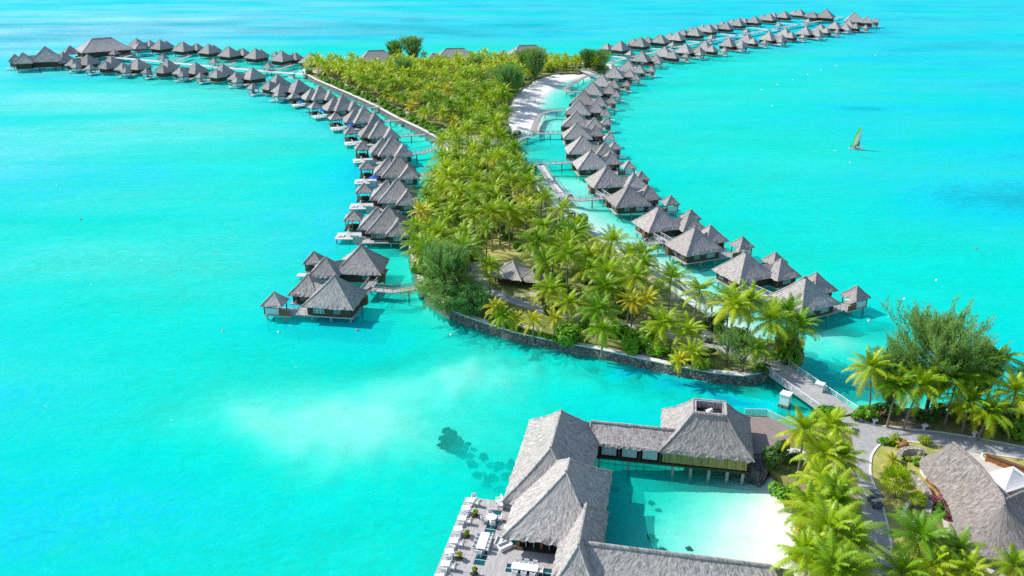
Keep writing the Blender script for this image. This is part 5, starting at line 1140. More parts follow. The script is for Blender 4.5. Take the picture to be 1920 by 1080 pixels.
for dx, dy, sh, lab in ((-1.9, -0.4, 'shorts', 'person in dark clothes sitting at the stern of the catamaran'), (-0.3, -0.7, 'red', 'person in red sitting amidships on the catamaran')):
    a = R(-28); person(0, 0, 0, lab, R(60), sh, 'sit'); o = [o for o in bpy.data.objects if o.name.startswith('person') and o.parent is None and o.get('label') == lab][0]
    o.location = (q.x + dx * math.cos(a) - dy * math.sin(a), q.y + dx * math.sin(a) + dy * math.cos(a), 0.30)

# ------------------------------------------------------------------ vegetation
def frond(mb, az, el, L, droop, rr, ns=17, wide=0.15, age=0.0):
    ca, sa = math.cos(az), math.sin(az); side = Vector((-sa, ca, 0)); P = Vector((0, 0, 0)); e = el; pts = []; N = 12
    tw = rr.uniform(-0.5, 0.5)
    for i in range(N + 1):
        pts.append(P.copy()); e = el - droop * (i / N) ** 1.5; P = P + Vector((ca * math.cos(e), sa * math.cos(e), math.sin(e))) * (L / N)
    mb.cur = age
    for i in range(N):   # midrib
        w_ = 0.055 * (1 - i / N) + 0.012; mb.quad(pts[i] - side * w_, pts[i + 1] - side * w_ * .9, pts[i + 1] + side * w_ * .9, pts[i] + side * w_)
    for k in range(ns):
        t = 0.14 + 0.86 * (k + rr.uniform(-.25, .25)) / ns; t = min(max(t, 0.1), 0.99); x = t * N; i = min(int(x), N - 1); q = lerp(pts[i], pts[i + 1], x - i); d = (pts[i + 1] - pts[i]).normalized(); up = side.cross(d).normalized() * -1
        if up.z < 0 and abs(e) < 1.3: up = -up
        ll = L * 0.25 * (0.42 + 0.58 * math.sin(math.pi * min(1, t * 0.95 + 0.13))) * rr.uniform(.72, 1.12)
        for s in (-1, 1):
            sd = (side * s * math.cos(tw * .4) + up * 0.18 * s * tw).normalized(); dr = (sd * 0.85 + d * 0.62 + Vector((0, 0, -0.20 - 0.25 * rr.random()))).normalized()
            m_ = q + dr * ll * 0.5; tip = q + dr * ll + Vector((0, 0, -0.16 * ll)); wv = d * wide * 0.5
            mb.cur = min(1, max(0, age + rr.uniform(-.12, .2)))
            a = mb.vert(q - wv); b = mb.vert(q + wv); c = mb.vert(m_ + wv * 0.95); d_ = mb.vert(m_ - wv * 0.95); t_ = mb.vert(tip)
            mb.face((a, b, c, d_)); mb.face((d_, c, t_))
def crown_mesh(seed, nf=24, L=3.9, ns=17, wide=0.17, m='palm', coco=True):
    rr = random.Random(seed); mb = MB()
    for k in range(nf):
        f = k / (nf - 1); az = k * 2.39996 + rr.uniform(-.25, .25)
        el = R(lerp(82, -28, f ** 0.85)) + rr.uniform(-.12, .12); ln = L * lerp(0.72, 1.0, min(1, f * 2.2)) * rr.uniform(.78, 1.12); el += rr.choice((0, 0, 0, -.25, .2))
        frond(mb, az, el, ln, R(lerp(48, 62, f)) + rr.uniform(-.12, .2), rr, ns, wide, max(0, (f - 0.45) * 1.5) * rr.uniform(.3, 1.0))
    return mb.mesh('crown', M[m])
def trunk_mesh(seed, h, lean, r=0.17):
    rr = random.Random(seed); mb = MB(); N = 8; pts = []
    for i in range(N + 1):
        t = i / N; pts.append((lean[0] * (t ** 1.6 - 1), lean[1] * (t ** 1.6 - 1), h * (t - 1)))   # top of the trunk at the origin
    pts[0] = (pts[0][0], pts[0][1], -h - 0.5)
    mb.tube(pts, [r * lerp(1.45, 1.0, min(1, i / 2)) * (1 - .25 * i / N) for i in range(N + 1)], 7)
    return mb.mesh('trunk', M['trunk'])
CROWN = [crown_mesh(100 + i, 28 + i % 3 * 3, 4.9 + 0.25 * (i % 3), 25, 0.115) for i in range(5)]
CROWN_Y = [crown_mesh(200 + i, 25, 4.1, 22, 0.11, m='palm_yellow') for i in range(2)]
CROWN_NEAR = [crown_mesh(300 + i, 29, 4.8, 36, 0.085) for i in range(4)]
TRUNK = {}
def palm(x, y, ztop, crown, label, group, lean=(0, 0), scale=1.0, name='coconut_palm', gz=GZ, r=0.17):
    h = round(ztop - gz, 1); ln = (round(lean[0]), round(lean[1])); key = (h, ln, r)
    if key not in TRUNK: TRUNK[key] = trunk_mesh(len(TRUNK), h, ln, r)
    t = thing(name, label, 'palm tree', (x - ln[0], y - ln[1], gz), 0, group)
    o = bpy.data.objects.new('trunk', TRUNK[key]); C.objects.link(o); o.parent = t; o.location = (ln[0], ln[1], h)
    o = bpy.data.objects.new('crown', crown); C.objects.link(o); o.parent = t; o.location = (ln[0], ln[1], h); o.rotation_euler = (rnd.uniform(-.12, .12), rnd.uniform(-.12, .12), rnd.uniform(0, 6.28)); o.scale = (scale,) * 3
    return t
palms = []   # (x, y) of every crown, for spacing
def palm_px(u, v, h, label, group, crown=None, lean=(0, 0), scale=1.0, name='coconut_palm', r=0.17):
    q = at(u, v, h + GZ); palms.append((q.x, q.y, 4.0 * scale)); return palm(q.x, q.y, h + GZ, crown or rnd.choice(CROWN), label, group, lean, scale, name, r=r)
# mainland palms, each placed by its crown
G1 = 'palms between the road and the lagoon'
for u, v, h, ln, sc, lab in ((1632, 690, 8.5, (-1, 0), 1.0, 'tall straight palm at the bridge end, leftmost of the row above the road'), (1684, 722, 7.0, (1, 1), .95, 'leaning palm, second in the row above the road'), (1728, 722, 7.5, (2, 1), 1.1, 'big spreading palm in front of the mainland ironwood tree'), (1762, 700, 8.0, (0, 0), 1.05, 'palm right behind the big spreading palm'), (1817, 752, 5.5, (0, 0), .95, 'palm with yellow hanging fronds in the row above the road'),
                           (1858, 772, 5.0, (1, 0), .95, 'low palm with yellow lower fronds near the right edge of the road'), (1904, 736, 7.0, (0, 0), 1.1, 'palm at the right edge of the photo above the road'), (1836, 690, 8.5, (0, 1), 1.0, 'dark palm behind the yellow-fronded palm'), (1870, 672, 9.0, (0, 0), 1.0, 'highest palm right of the mainland ironwood tree'), (1795, 712, 7.5, (1, 1), 1.0, 'palm right of the mainland ironwood trunk'), (1935, 700, 8.5, (0, 0), 1.0, 'palm cut by the right edge above the road')):
    palm_px(u, v, h, lab, G1, rnd.choice(CROWN_NEAR), ln, sc)
G2 = 'palms along the small road below the bridge'
for u, v, h, ln, sc, lab in ((1508, 808, 10.0, (0, 0), 1.05, 'tall palm with a bare trunk standing on the pool beach'), (1560, 800, 8.0, (0, 0), 1.0, 'palm beside the tall beach palm, right of it'), (1545, 850, 8.5, (0, 1), 1.05, 'palm leaning over the road below the junction'), (1580, 862, 7.5, (1, 0), 1.0, 'palm with fronds hanging over the grey road'), (1535, 900, 7.0, (0, 0), .95, 'palm behind the pool beach bush'), (1565, 925, 8.5, (0, 0), 1.05, 'bright palm in the middle of the pool side palms'),
                           (1520, 955, 8.0, (-1, 0), 1.1, 'palm leaning to the pool beach'), (1572, 945, 8.5, (0, 0), 1.05, 'palm at the inner side of the road bend'), (1555, 990, 9.5, (0, 0), 1.15, 'biggest pool side palm with arching fronds'), (1590, 1012, 8.5, (0, 0), 1.1, 'palm right of the biggest pool side palm'), (1510, 1040, 8.0, (-1, 0), 1.0, 'palm by the end of the south wing roof'), (1560, 1062, 9.0, (0, 0), 1.1, 'lowest palm of the pool side palms'), (1598, 1075, 8.5, (0, 0), 1.0, 'palm at the lower frame edge beside the road'),
                           (1728, 1008, 6.5, (1, 0), 1.15, 'broad palm in the garden left of the reception'), (1793, 1032, 5.0, (0, 0), .9, 'smaller palm right of the broad garden palm'), (1745, 1062, 5.0, (0, 0), .9, 'palm below the broad garden palm at the frame edge'), (1815, 1070, 4.5, (0, 0), .85, 'low palm on the lower frame edge before the paving'), (1900, 1062, 4.5, (0, 0), .85, 'low palm in the lower right corner'), (1690, 1075, 6, (0, 0), 1.0, 'palm at the lower frame edge on the lawn')):
    palm_px(u, v, h, lab, G2, rnd.choice(CROWN_NEAR), ln, sc * 0.9)
# fan palm on the lawn
fm = MB(); rr = random.Random(5)
for k in range(26):
    az = k * 2.4; el = R(lerp(80, -15, k / 25)); d = Vector((math.cos(az) * math.cos(el), math.sin(az) * math.cos(el), math.sin(el))); side = Vector((-math.sin(az), math.cos(az), 0)); up = d.cross(side); st = d * 1.1; fm.cur = max(0, k / 25 - .6)
    fm.quad(side * .03, d * 1.1 + side * .03, d * 1.1 - side * .03, side * -.03)
    for j in range(15):
        a = R(-105 + 15 * j); dr = d * math.cos(a) + side * math.sin(a); dr = (dr + Vector((0, 0, -.18))).normalized(); pn = d * math.sin(a) * -.07 + side * math.cos(a) * .07; fm.poly([st, st + dr * .75 + pn, st + dr * 1.25 + Vector((0, 0, -.12)), st + dr * .75 - pn])
FAN = fm.mesh('crown', M['palm'])
palm_px(1681, 902, 2.6, 'round fan palm standing alone on the lawn', None, FAN, (0, 0), 1.15, 'fan_palm', 0.26); palm_px(1721, 936, 1.5, 'small young palm inside the white curved wall', None, FAN, (0, 0), .6, 'fan_palm', 0.2)
palm_px(1675, 864, 1.4, 'yellow young palm at the left end of the garden wall', None, CROWN_Y[0], (0, 0), .5)
# island palms that stand out
G3 = 'palms on the near point of the island'
for u, v, h, ln, sc, y_, lab in ((1312, 545, 9.5, (1, 0), 1.0, 0, 'leaning palm in front of the white sandy inlet'), (1258, 522, 9.0, (0, 0), 1.0, 0, 'palm standing above the white boardwalk end'), (1368, 562, 9.0, (0, 0), 1.0, 0, 'palm left of a pair before the second right villa'), (1408, 566, 9.5, (0, 0), 1.1, 0, 'tall palm before the second right villa walkway'), (1444, 600, 8.5, (0, 0), 1.1, 0, 'palm just below the nearest right villa roof corner'), (1478, 585, 8.0, (0, 0), 1.0, 0, 'palm overlapping the nearest right villa roof'), (1502, 610, 7.5, (1, 0), .95, 0, 'palm hanging over the water at the right end of the island'), (1474, 646, 3.0, (0, 0), .85, 1, 'yellow low palm by the bridge'),
                               (1418, 655, 5.0, (0, 0), .8, 0, 'small palm by the road at the island bridge end'), (1215, 560, 7.5, (0, 0), .95, 1, 'yellow-tinged palm in the middle of the near point'), (1245, 608, 6.0, (0, 0), .95, 0, 'palm standing alone beside the grey island path'), (1290, 618, 5.5, (0, 0), .9, 0, 'palm near the dark golf cart'), (1300, 660, 4.0, (0, 0), .75, 0, 'small palm close to the sea wall near the cart'), (1275, 675, 3.0, (0, 0), .7, 1, 'orange-tinged small palm by the sea wall'),
                               (930, 575, 4.5, (0, 0), .8, 1, 'yellow palm left of the near hut path'), (943, 592, 3.4, (0, 0), .75, 0, 'low palm at the left end of the south sea wall'), (968, 596, 3.2, (0, 0), .7, 1, 'small bright yellow palm on the sand by the south sea wall'), (1000, 600, 3.8, (0, 0), .8, 1, 'yellow palm, second from the left along the south sea wall'), (1040, 598, 4.0, (0, 0), .8, 1, 'yellow palm beside the big round bush'), (1122, 582, 7.0, (0, 0), .95, 0, 'palm with visible trunk before the grey path'), (1130, 618, 5.0, (0, 0), .8, 0, 'palm between the two big round bushes'),
                               (1022, 490, 8.5, (0, 0), 1.1, 0, 'dark-trunked palm right of the grove hut'), (1056, 392, 9.0, (0, 0), 1.0, 0, 'palm leaning over the right shore above the bush'), (888, 402, 10.0, (0, 0), 0.85, 0, 'palm at the left of the grassy clearing'), (922, 398, 10.0, (0, 0), 0.85, 0, 'palm in the grassy clearing, left one'), (955, 396, 10.0, (0, 0), 0.85, 0, 'palm in the grassy clearing, middle one'), (990, 394, 10.0, (0, 0), 0.85, 0, 'palm in the grassy clearing, right one'), (912, 428, 8.5, (0, 0), .75, 0, 'palm at the near edge of the grassy clearing'),
                               (790, 395, 9.0, (0, 0), 1.05, 1, 'orange-fronded palm over the nearest left villa roof'), (1186, 565, 7.0, (0, 0), .9, 1, 'yellow palm left of the middle of the near point')):
    palm_px(u, v, h, lab, G3, rnd.choice(CROWN_Y) if y_ else rnd.choice(CROWN), ln, sc)
def clear_of(x, y, zones): return all(math.hypot(x - a, y - b) > r_ for a, b, r_ in zones)
ZONES = []
for u, v, r_ in ((700, 129, 11), (715, 131, 9), (852, 123, 9), (870, 124, 6), (985, 120, 10), (1000, 121, 8), (945, 540, 4.5), (985, 552, 4.5), (930, 500, 4), (970, 520, 4), (950, 575, 4.5), (990, 582, 4.5), (900, 520, 3.5), (1010, 525, 3.5), (915, 475, 4), (990, 490, 4), (961, 505, 6.5), (995, 520, 3.5), (763, 175, 6), (910, 548, 4.5), (940, 470, 3.5), (970, 455, 4), (1000, 455, 4), (960, 480, 4), (1030, 605, 2.0), (1100, 600, 3.2), (1075, 596, 3), (1300, 640, 4.5), (1250, 630, 4), (1330, 645, 4), (890, 450, 3), (890, 500, 2.6), (885, 420, 2.2), (895, 262, 4), (930, 262, 4), (870, 258, 4), (1335, 590, 5), (1310, 575, 4), (870, 245, 4), (1440, 680, 5), (1415, 670, 3), (1380, 660, 3), (640, 160, 3), (690, 183, 2.5), (1015, 420, 2.5), (840, 262, 2)):
    q = at(u, v, GZ); ZONES.append((q.x, q.y, r_))
def scatter(poly_px, spacing, rr, tries, taken, zone_h=8.0, edge=2.0, sc=1.0):
    poly = [at(u, v, GZ) for u, v in poly_px]; xs = [q.x for q in poly]; ys = [q.y for q in poly]; out = []
    for _ in range(tries):
        x, y = rr.uniform(min(xs), max(xs)), rr.uniform(min(ys), max(ys))
        if not inside([tuple(q) for q in poly], np.array([x]), np.array([y]))[0]: continue
        if not clear_of(x, y, ZONES): continue
        if any((x - a[0]) ** 2 + (y - a[1]) ** 2 < spacing ** 2 for a in taken): continue
        taken.append((x, y)); out.append((x, y))
    return out
NEAR_POLY = [(800, 552), (785, 520), (778, 480), (782, 435), (800, 385), (822, 345), (833, 318), (845, 290), (880, 282), (930, 280), (955, 300), (965, 335), (985, 375), (1010, 408), (1045, 440), (1080, 470), (1112, 498), (1150, 528), (1190, 552), (1225, 572), (1262, 592), (1300, 618), (1345, 636), (1400, 650), (1440, 655), (1480, 662), (1478, 680), (1420, 682), (1330, 670), (1240, 650), (1160, 632), (1080, 616), (1000, 590), (920, 585), (860, 580)]
FAR_POLY = [(582, 141), (575, 135), (595, 131), (640, 127), (720, 125), (820, 123), (930, 121), (1010, 119), (1080, 119), (1128, 124), (1136, 130), (1110, 134), (1070, 134), (1030, 136), (1000, 146), (980, 162), (960, 178), (948, 200), (945, 226), (952, 250), (930, 255), (872, 254), (822, 246), (770, 221), (712, 192), (660, 169), (615, 149)]
rr = random.Random(11); taken = [(a, b) for a, b, _ in palms]
near_p = scatter(NEAR_POLY, 4.6, rr, 9000, taken)
far_p = scatter(FAR_POLY, 4.8, rr, 16000, taken)
spots = sorted(near_p + far_p, key=lambda q: math.hypot(*q))
ymean = at(900, 262).y; YB = at(900, 145).y
n_ind = 300 - len(bpy.data.objects) * 0 - sum(1 for o in bpy.data.objects if o.name.startswith('coconut_palm') and o.parent is None)
stuff_pts = []
for i, (x, y) in enumerate(spots):
    nz = noise.noise(Vector((x * 0.03, y * 0.03, 3.0))); yel = nz > 0.32 and rr.random() < 0.5 or rr.random() < 0.07
    h = rr.uniform(4.2, 10.5) if not yel else rr.uniform(3.5, 7.5)
    if y > ymean: h = rr.uniform(3.8, 8.8) * (0.75 if y > YB else 1.0)
    sc = rr.uniform(.72, 1.12)
    if i < n_ind:
        if y < ymean:
            side = 'left shore' if x < at(880, 262 + 0).x - 4 + (ymean - y) * 0.05 else 'right shore' if x > (ymean - y) * 0.28 + 4 else 'middle'
            lab = ('yellow-tinged coconut palm crowded into the near grove, %s side' if yel else 'green coconut palm crowded into the near grove, %s side') % side; g = 'palms of the near grove, %s, %s' % (side, 'yellow' if yel else 'green')
        else: lab = 'yellow-tinged coconut palm in the dense grove of the far half of the island' if yel else 'green coconut palm in the dense grove of the far half of the island'; g = 'palms of the far grove, ' + ('yellow' if yel else 'green')
        palm(x, y, h + GZ, rr.choice(CROWN_Y if yel else CROWN), lab, g, (rr.choice((-1, 0, 0, 1)), rr.choice((0, 0, 1))), sc)
    else: stuff_pts.append((x, y, h, sc, yel))
# the farthest part of the grove, beyond the three hundred nearest palms
SM = [crown_mesh(400 + i, 20, 4.7, 12, 0.27) for i in range(3)]
def npmesh(me):
    v = np.empty(len(me.vertices) * 3, np.float32); me.vertices.foreach_get('co', v); a = np.empty(len(me.vertices), np.float32); me.attributes['age'].data.foreach_get('value', a)
    return v.reshape(-1, 3), a, [tuple(p_.vertices) for p_ in me.polygons]
SMN = [npmesh(s) for s in SM]
V = []; A = []; Fc = []; off = 0; tmb = MB()
for x, y, h, sc, yel in stuff_pts:
    v, a, fs = SMN[rr.randrange(3)]; ang = rr.uniform(0, 6.28); ca, sa = math.cos(ang), math.sin(ang)
    w_ = np.stack([(v[:, 0] * ca - v[:, 1] * sa) * sc + x, (v[:, 0] * sa + v[:, 1] * ca) * sc + y, v[:, 2] * sc + h + GZ], -1)
    V.append(w_); A.append(np.clip(a + (0.15 if yel else 0.0) - 0.1 + rr.uniform(0, .12), 0, 1)); Fc += [tuple(k + off for k in f) for f in fs]; off += len(v)
    tmb.tube([(x, y, GZ - .3), (x + .1, y, h + GZ)], [0.22, 0.15], 5)
if V:
    v0 = np.concatenate(V); nt_ = len(v0); me = bpy.data.meshes.new('palm_grove'); me.from_pydata(np.concatenate([v0, np.array(tmb.v, np.float32)]).tolist(), [], Fc + [tuple(k + nt_ for k in f) for f in tmb.f])
    me.materials.append(M['palm']); me.materials.append(M['trunk']); mi = np.zeros(len(me.polygons), np.int32); mi[len(Fc):] = 1; me.polygons.foreach_set('material_index', mi)
    a = me.attributes.new('age', 'FLOAT', 'POINT'); a.data.foreach_set('value', np.concatenate(A + [np.zeros(len(tmb.v), np.float32)]).astype(np.float32)); me.update()
    o = bpy.data.objects.new('palm_grove', me); C.objects.link(o); tag(o, 'dense far palm grove at the back of the island', 'palm grove', kind='stuff')

# ironwood trees: plumes of fine needles on rising boughs
def ironwood(seed, h, rad, n_b, m='casuarina', low=0.15, dense=46, blade=0.5, droop=0.0):
    rr = random.Random(seed); tb = MB(); lb = MB(); tb.tube([(0, 0, -0.6), (rr.uniform(-.2, .2), 0, h * .4), (rr.uniform(-.4, .4), rr.uniform(-.4, .4), h * .93)], [h * .022, h * .015, .04], 8)
    for k in range(n_b):
        f = low + (1 - low) * (k + rr.random()) / n_b; az = k * 2.39996 + rr.uniform(-.5, .5)
        z0 = h * f * 0.86; prof = max(0.10, math.sin(math.pi * min(1, (1 - f) * 1.0 + 0.08)) ** 0.8 if f < .55 else (1 - f) / .45 * 0.95 + 0.05)
        L = rad * prof * rr.uniform(.6, 1.2) + 0.4; rise = rr.uniform(.75, 1.5) - droop * 2
        p0 = Vector((0, 0, z0)); p2 = Vector((math.cos(az) * L, math.sin(az) * L, z0 + L * rise * .75 + h * .05)); p1 = lerp(p0, p2, .5) + Vector((0, 0, -.12 * L))
        tb.tube([p0, p1, p2], [.07, .045, .015], 4, False)
        tone = rr.random() * .8
        for j in range(max(3, int(dense * (0.5 + L / rad) / 11))):     # rising sprays of needles along the bough
            t = rr.uniform(.22, 1.0) ** 0.8; c = lerp(lerp(p0, p1, t), lerp(p1, p2, t), t) + Vector((rr.gauss(0, .22), rr.gauss(0, .22), rr.gauss(0, .15)))
            d = (Vector((math.cos(az) * .45, math.sin(az) * .45, 1.0 - droop * 3)) + Vector((rr.uniform(-.5, .5), rr.uniform(-.5, .5), rr.uniform(-.2, .2)))).normalized(); ln0 = rr.uniform(.9, 1.9) * (0.6 + rad * .07); tn = tone * .6 + rr.uniform(-.1, .25)
            for q_ in range(13):
                u_ = (q_ + rr.random()) / 13; sp = .20 * (1.05 - u_); c2 = c + d * ln0 * u_ + Vector((rr.gauss(0, sp), rr.gauss(0, sp), rr.gauss(0, sp)))
                dd = (d + Vector((rr.uniform(-.6, .6), rr.uniform(-.6, .6), rr.uniform(-.3, .3)))).normalized()
                s = dd.cross(Vector((rr.uniform(-1, 1), rr.uniform(-1, 1), rr.uniform(-1, 1)))).normalized() * blade * rr.uniform(.07, .13); ln = dd * blade * rr.uniform(.7, 1.3)
                lb.cur = min(1, max(0, tn + .35 * u_ - .15)); lb.poly([c2 - s, c2 + s, c2 + ln + s * .2, c2 + ln - s * .2])
    return tb.mesh('trunk', M['bark_dark']), lb.mesh('foliage', M[m])
def tree(name, label, cat, u, v, tm, fm_, group=None, z=GZ, sc=1.0, ang=0.0):
    q = at(u, v, z); t = thing(name, label, cat, (q.x, q.y, z), ang, group); t.scale = (sc,) * 3 if not isinstance(sc, tuple) else sc
    for nm, me in (('trunk', tm), ('crown', fm_)):
        o = bpy.data.objects.new(nm, me); C.objects.link(o); o.parent = t
    return t
big_t = ironwood(501, 15.5, 7.4, 125, dense=170, blade=.55, low=.12)
low_t = ironwood(502, 9.0, 5.5, 80, dense=105, blade=.5, low=.02, droop=.35)
mid_t = ironwood(503, 11.0, 4.2, 95, dense=110, blade=.55, low=.05)
thin_t = ironwood(504, 7.5, 2.6, 40, dense=40, blade=.42, low=.10)
tree('ironwood_tree', 'tall feathery ironwood tree behind the mainland palms', 'tree', 1738, 764, *big_t, sc=(1.02, 1.0, 1.0))
tree('ironwood_tree', 'slim ironwood left of the tall mainland ironwood', 'tree', 1664, 766, *mid_t, sc=.9)
tree('ironwood_tree', 'short ironwood right of the tall mainland ironwood', 'tree', 1815, 764, *mid_t, sc=.95, ang=2)
tree('ironwood_tree', 'tall ironwood at the left corner of the near island', 'tree', 838, 572, *mid_t, sc=(1.15, 1.15, 1.15), ang=1)
tree('ironwood_tree', 'broad low ironwood hanging over the water at the island corner', 'tree', 838, 584, *low_t, sc=(1.15, 1.0, 1.0), ang=.5)
tree('ironwood_tree', 'dark ironwood right of the broad low one at the island corner', 'tree', 885, 592, *low_t, sc=(.85, .8, .85), ang=3)
tree('ironwood_tree', 'thin wispy ironwood beside the road at the island bridge end', 'tree', 1362, 690, *thin_t, sc=1.0); tree('ironwood_tree', 'bushy pale ironwood between the wispy one and the bridge', 'tree', 1392, 700, *thin_t, sc=(1.2, 1.2, .95), ang=2)
for i, (u, v, s, lab) in enumerate(((955, 196, 1.45, 'dark ironwood at the left edge of the white beach'), (935, 176, 1.35, 'grey-green ironwood behind the dark beach ironwood'), (1003, 152, 1.4, 'wide ironwood at the top of the white beach'), (985, 145, 1.2, 'ironwood left of the wide one at the beach top'), (900, 142, 1.15, 'dark ironwood in the middle of the far grove'), (775, 122, 1.35, 'tall dark ironwood at the back of the island'), (742, 122, 1.15, 'sparse tall ironwood left of the tall dark one'), (1122, 130, 1.25, 'dark ironwood at the right end of the island'), (758, 160, 1.1, 'grey ironwood beside the small far hut'), (1100, 131, .95, 'ironwood left of the dark one at the island end'), (960, 172, 1.1, 'low ironwood shading the beach'))):
    tree('ironwood_tree', lab, 'tree', u, v, *((mid_t, low_t)[i % 3 == 1]), sc=s, ang=i * 1.7)
# bushes of broad leaves
def bush_mesh(seed, m, nl=520, leaf=0.26, lobes=9):
    rr = random.Random(seed); lb = MB(); cs = [(Vector((rr.uniform(-.62, .62), rr.uniform(-.62, .62), rr.uniform(.25, .75))), rr.uniform(.30, .52)) for _ in range(lobes)]
    for k in range(nl):
        c, r_ = rr.choice(cs); d = Vector((rr.gauss(0, 1), rr.gauss(0, 1), rr.gauss(.25, 1))).normalized(); p_ = c + d * r_ * rr.uniform(.75, 1.05)
        if p_.z < 0: p_.z = abs(p_.z)
        nn = (d + Vector((rr.uniform(-.6, .6), rr.uniform(-.6, .6), rr.uniform(-.2, .8)))).normalized(); a = nn.orthogonal().normalized(); b = nn.cross(a); th = rr.uniform(0, 6.28); x = a * math.cos(th) + b * math.sin(th); y_ = nn.cross(x); s = leaf * rr.uniform(.6, 1.2)
        lb.cur = rr.random() * .9; lb.poly([p_ - x * s, p_ + y_ * s * .5, p_ + x * s, p_ - y_ * s * .5])
    return lb.mesh('foliage', M[m])
BUSH = [bush_mesh(600 + i, 'shrub', 900, .15) for i in range(3)]; BUSH_D = [bush_mesh(610 + i, 'shrub_dark', 800, .16) for i in range(2)]; BUSH_F = [bush_mesh(620, 'flower', 900, .08, 12)]; BUSH_Y = [bush_mesh(630, 'shrub_yellow', 700, .14)]
stem = MB(); 
for k in range(5): stem.tube([(0, 0, -.3), (.3 * math.cos(k * 1.26), .3 * math.sin(k * 1.26), .5)], [.05, .03], 5)
STEM = stem.mesh('stem', M['bark_dark'])
def bush(u, v, rx, ry, rz_, me, label, group=None, xy=None, name='bush', z=GZ):
    q = Vector(xy) if xy else at(u, v, z); t = thing(name, label, 'bush', (q.x, q.y, z), rnd.uniform(0, 6.28), group); t.scale = (rx, ry, rz_)
    for nm, m_ in (('stem', STEM), ('foliage', me)):
        o = bpy.data.objects.new(nm, m_); C.objects.link(o); o.parent = t
    return t
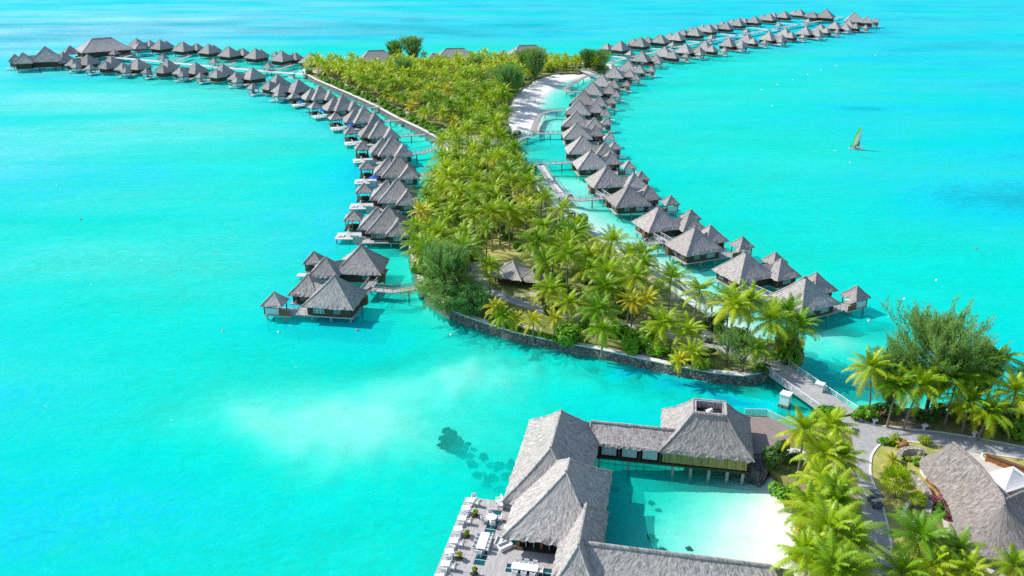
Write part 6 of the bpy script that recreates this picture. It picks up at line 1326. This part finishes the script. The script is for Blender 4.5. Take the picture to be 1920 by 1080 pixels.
for u, v, r_, h, me, lab in ((1076, 640, 3.6, 3.6, BUSH[0], 'big round bright bush by the south sea wall, left one'), (1186, 655, 3.4, 3.2, BUSH[1], 'big bright bush by the south sea wall, right one'), (1215, 640, 3.0, 3.0, BUSH[2], 'bright bush behind the right sea wall bush'), (1238, 668, 2.6, 2.0, BUSH[0], 'low bush close to the sea wall, right of the big bushes'), (1270, 680, 2.4, 2.0, BUSH[1], 'low bush on the sea wall near the small orange palm'), (1490, 672, 4.2, 3.8, BUSH[2], 'rounded dense bush at the right tip of the island'), (1460, 640, 3.0, 2.6, BUSH_D[0], 'darker bush behind the rounded one at the island tip'), (1155, 628, 2.4, 3.0, BUSH[2], 'bush left of the right big bush'),
                          (1320, 690, 2.2, 1.6, BUSH[1], 'low bush beside the wispy ironwood'), (1345, 615, 2.6, 2.4, BUSH_D[1], 'grey-green bush beside the sandy inlet'), (1392, 640, 2.6, 2.4, BUSH[0], 'bush left of the bridge road under the palms'), (1425, 700, 2.0, 1.4, BUSH_D[0], 'dark bush at the sea wall end by the bridge'), (795, 512, 3.0, 2.6, BUSH[0], 'bright bush on the left shore below the palms'), (802, 548, 2.4, 2.2, BUSH[1], 'bush at the shore end of the left walkway'), (1080, 425, 3.2, 3.8, BUSH_D[1], 'grey-green bush on the right shore beside the curved walkway palms'), (985, 325, 3.2, 2.6, BUSH_D[0], 'dark bush at the palm point on the right shore'), (958, 258, 4.0, 3.0, BUSH_D[1], 'dark bush under the beach walkway end'),
                          (1452, 868, 2.4, 3.4, BUSH_D[0], 'dark bush against the right end of the restaurant'), (1475, 935, 2.6, 2.4, BUSH[0], 'bright bush on the pool beach'), (1550, 795, 2.8, 3.0, BUSH[1], 'bush behind the palms by the bridge corner'), (1618, 782, 2.4, 2.2, BUSH[2], 'bright bush at the right bridge end'), (1656, 780, 2.2, 2.0, BUSH_D[0], 'dark bush beside the bridge end bush'), (1880, 795, 3.0, 3.0, BUSH_D[0], 'dark bush on the right above the road'), (1905, 812, 3.0, 2.8, BUSH[0], 'bright bush at the right edge above the road'), (1850, 790, 2.6, 2.6, BUSH_D[1], 'dark bush left of the right-hand dark bush'), (1920, 790, 3.0, 3.4, BUSH_D[1], 'dark bush cut by the right edge'), (1770, 778, 2.4, 1.6, BUSH_D[0], 'low dark bush on the shore behind the palms'), (1735, 782, 2.2, 1.4, BUSH_D[1], 'low dark bush at the foot of the tall ironwood'), (1800, 782, 2.4, 1.8, BUSH_D[0], 'low dark bush on the shore, right of the ironwood'),
                          (1720, 872, 1.1, 1.1, BUSH[1], 'round green shrub inside the garden wall'), (1680, 836, 1.4, 1.5, BUSH_Y[0], 'yellow-green shrub hugging the terracotta pot'), (1660, 834, 1.3, .9, BUSH[2], 'low shrub left of the terracotta pot'), (1736, 832, 1.3, 1.2, BUSH_Y[0], 'yellow-green shrub left of the reception roof'), (1764, 908, 1.0, 1.6, BUSH_Y[0], 'spiky yellow-green shrub at the reception wall'), (1756, 945, 1.6, 1.7, BUSH_F[0], 'pink flowering bush by the patio'), (1785, 975, 1.3, 1.4, BUSH_F[0], 'smaller pink flowering bush below the other'), (1770, 965, 1.3, 1.5, BUSH_D[1], 'grey-green shrub between the pink bushes'), (1905, 1050, 1.6, 1.4, BUSH[1], 'bright shrub in the lower right corner'), (1703, 862, .8, .5, BUSH_Y[0], 'low yellow ground shrub inside the garden wall'), (1500, 1000, 1.8, 1.4, BUSH[2], 'bush under the leaning pool beach palm'), (1515, 1060, 2.2, 1.6, BUSH_D[0], 'dark bush near the south wing end'),(1484, 868, 1.6, 1.6, BUSH_D[1], 'bush under the tall beach palm')):
    bush(u, v, r_, r_, h, me, lab)
for i in range(14):
    t_ = i / 13; bush(lerp(922, 1045, t_), lerp(607, 640, t_), 1.1, 1.1, .9, rnd.choice(BUSH), 'low green hedge shrub in the row on the sand along the south sea wall', 'hedge shrubs along the south sea wall')
HP = [at(u, v, GZ) for u, v in ((600, 150), (630, 163), (662, 177), (708, 197), (752, 220), (800, 244), (828, 262))]
for i in range(30):
    t_ = i / 29 * (len(HP) - 1); k = min(int(t_), len(HP) - 2); q = lerp(HP[k], HP[k + 1], t_ - k) + Vector((rnd.uniform(-.6, .6), rnd.uniform(-.6, .6))) + Vector((1.6, 1.2))
    bush(0, 0, 2.7, 2.7, 1.8, rnd.choice(BUSH), 'green hedge shrub in the row behind the left sea wall', 'hedge shrubs behind the left sea wall', xy=(q.x, q.y))
tk = []; und = scatter(NEAR_POLY, 4.8, rr, 900, tk)
for x, y in und[:110]:
    bush(0, 0, rr.uniform(1.4, 2.6), rr.uniform(1.4, 2.6), rr.uniform(1.2, 2.4), rr.choice(BUSH + BUSH_D), 'low green undergrowth shrub beneath the palms of the near grove', 'undergrowth shrubs of the near grove', xy=(x, y), name='undergrowth_shrub')
tk = []; und = scatter(FAR_POLY, 8.0, rr, 900, tk)
for x, y in und[:80]:
    bush(0, 0, rr.uniform(1.6, 3.0), rr.uniform(1.6, 3.0), rr.uniform(1.2, 2.6), rr.choice(BUSH + BUSH_D), 'low green undergrowth shrub beneath the palms of the far grove', 'undergrowth shrubs of the far grove', xy=(x, y), name='undergrowth_shrub')
for me in SM: bpy.data.meshes.remove(me)
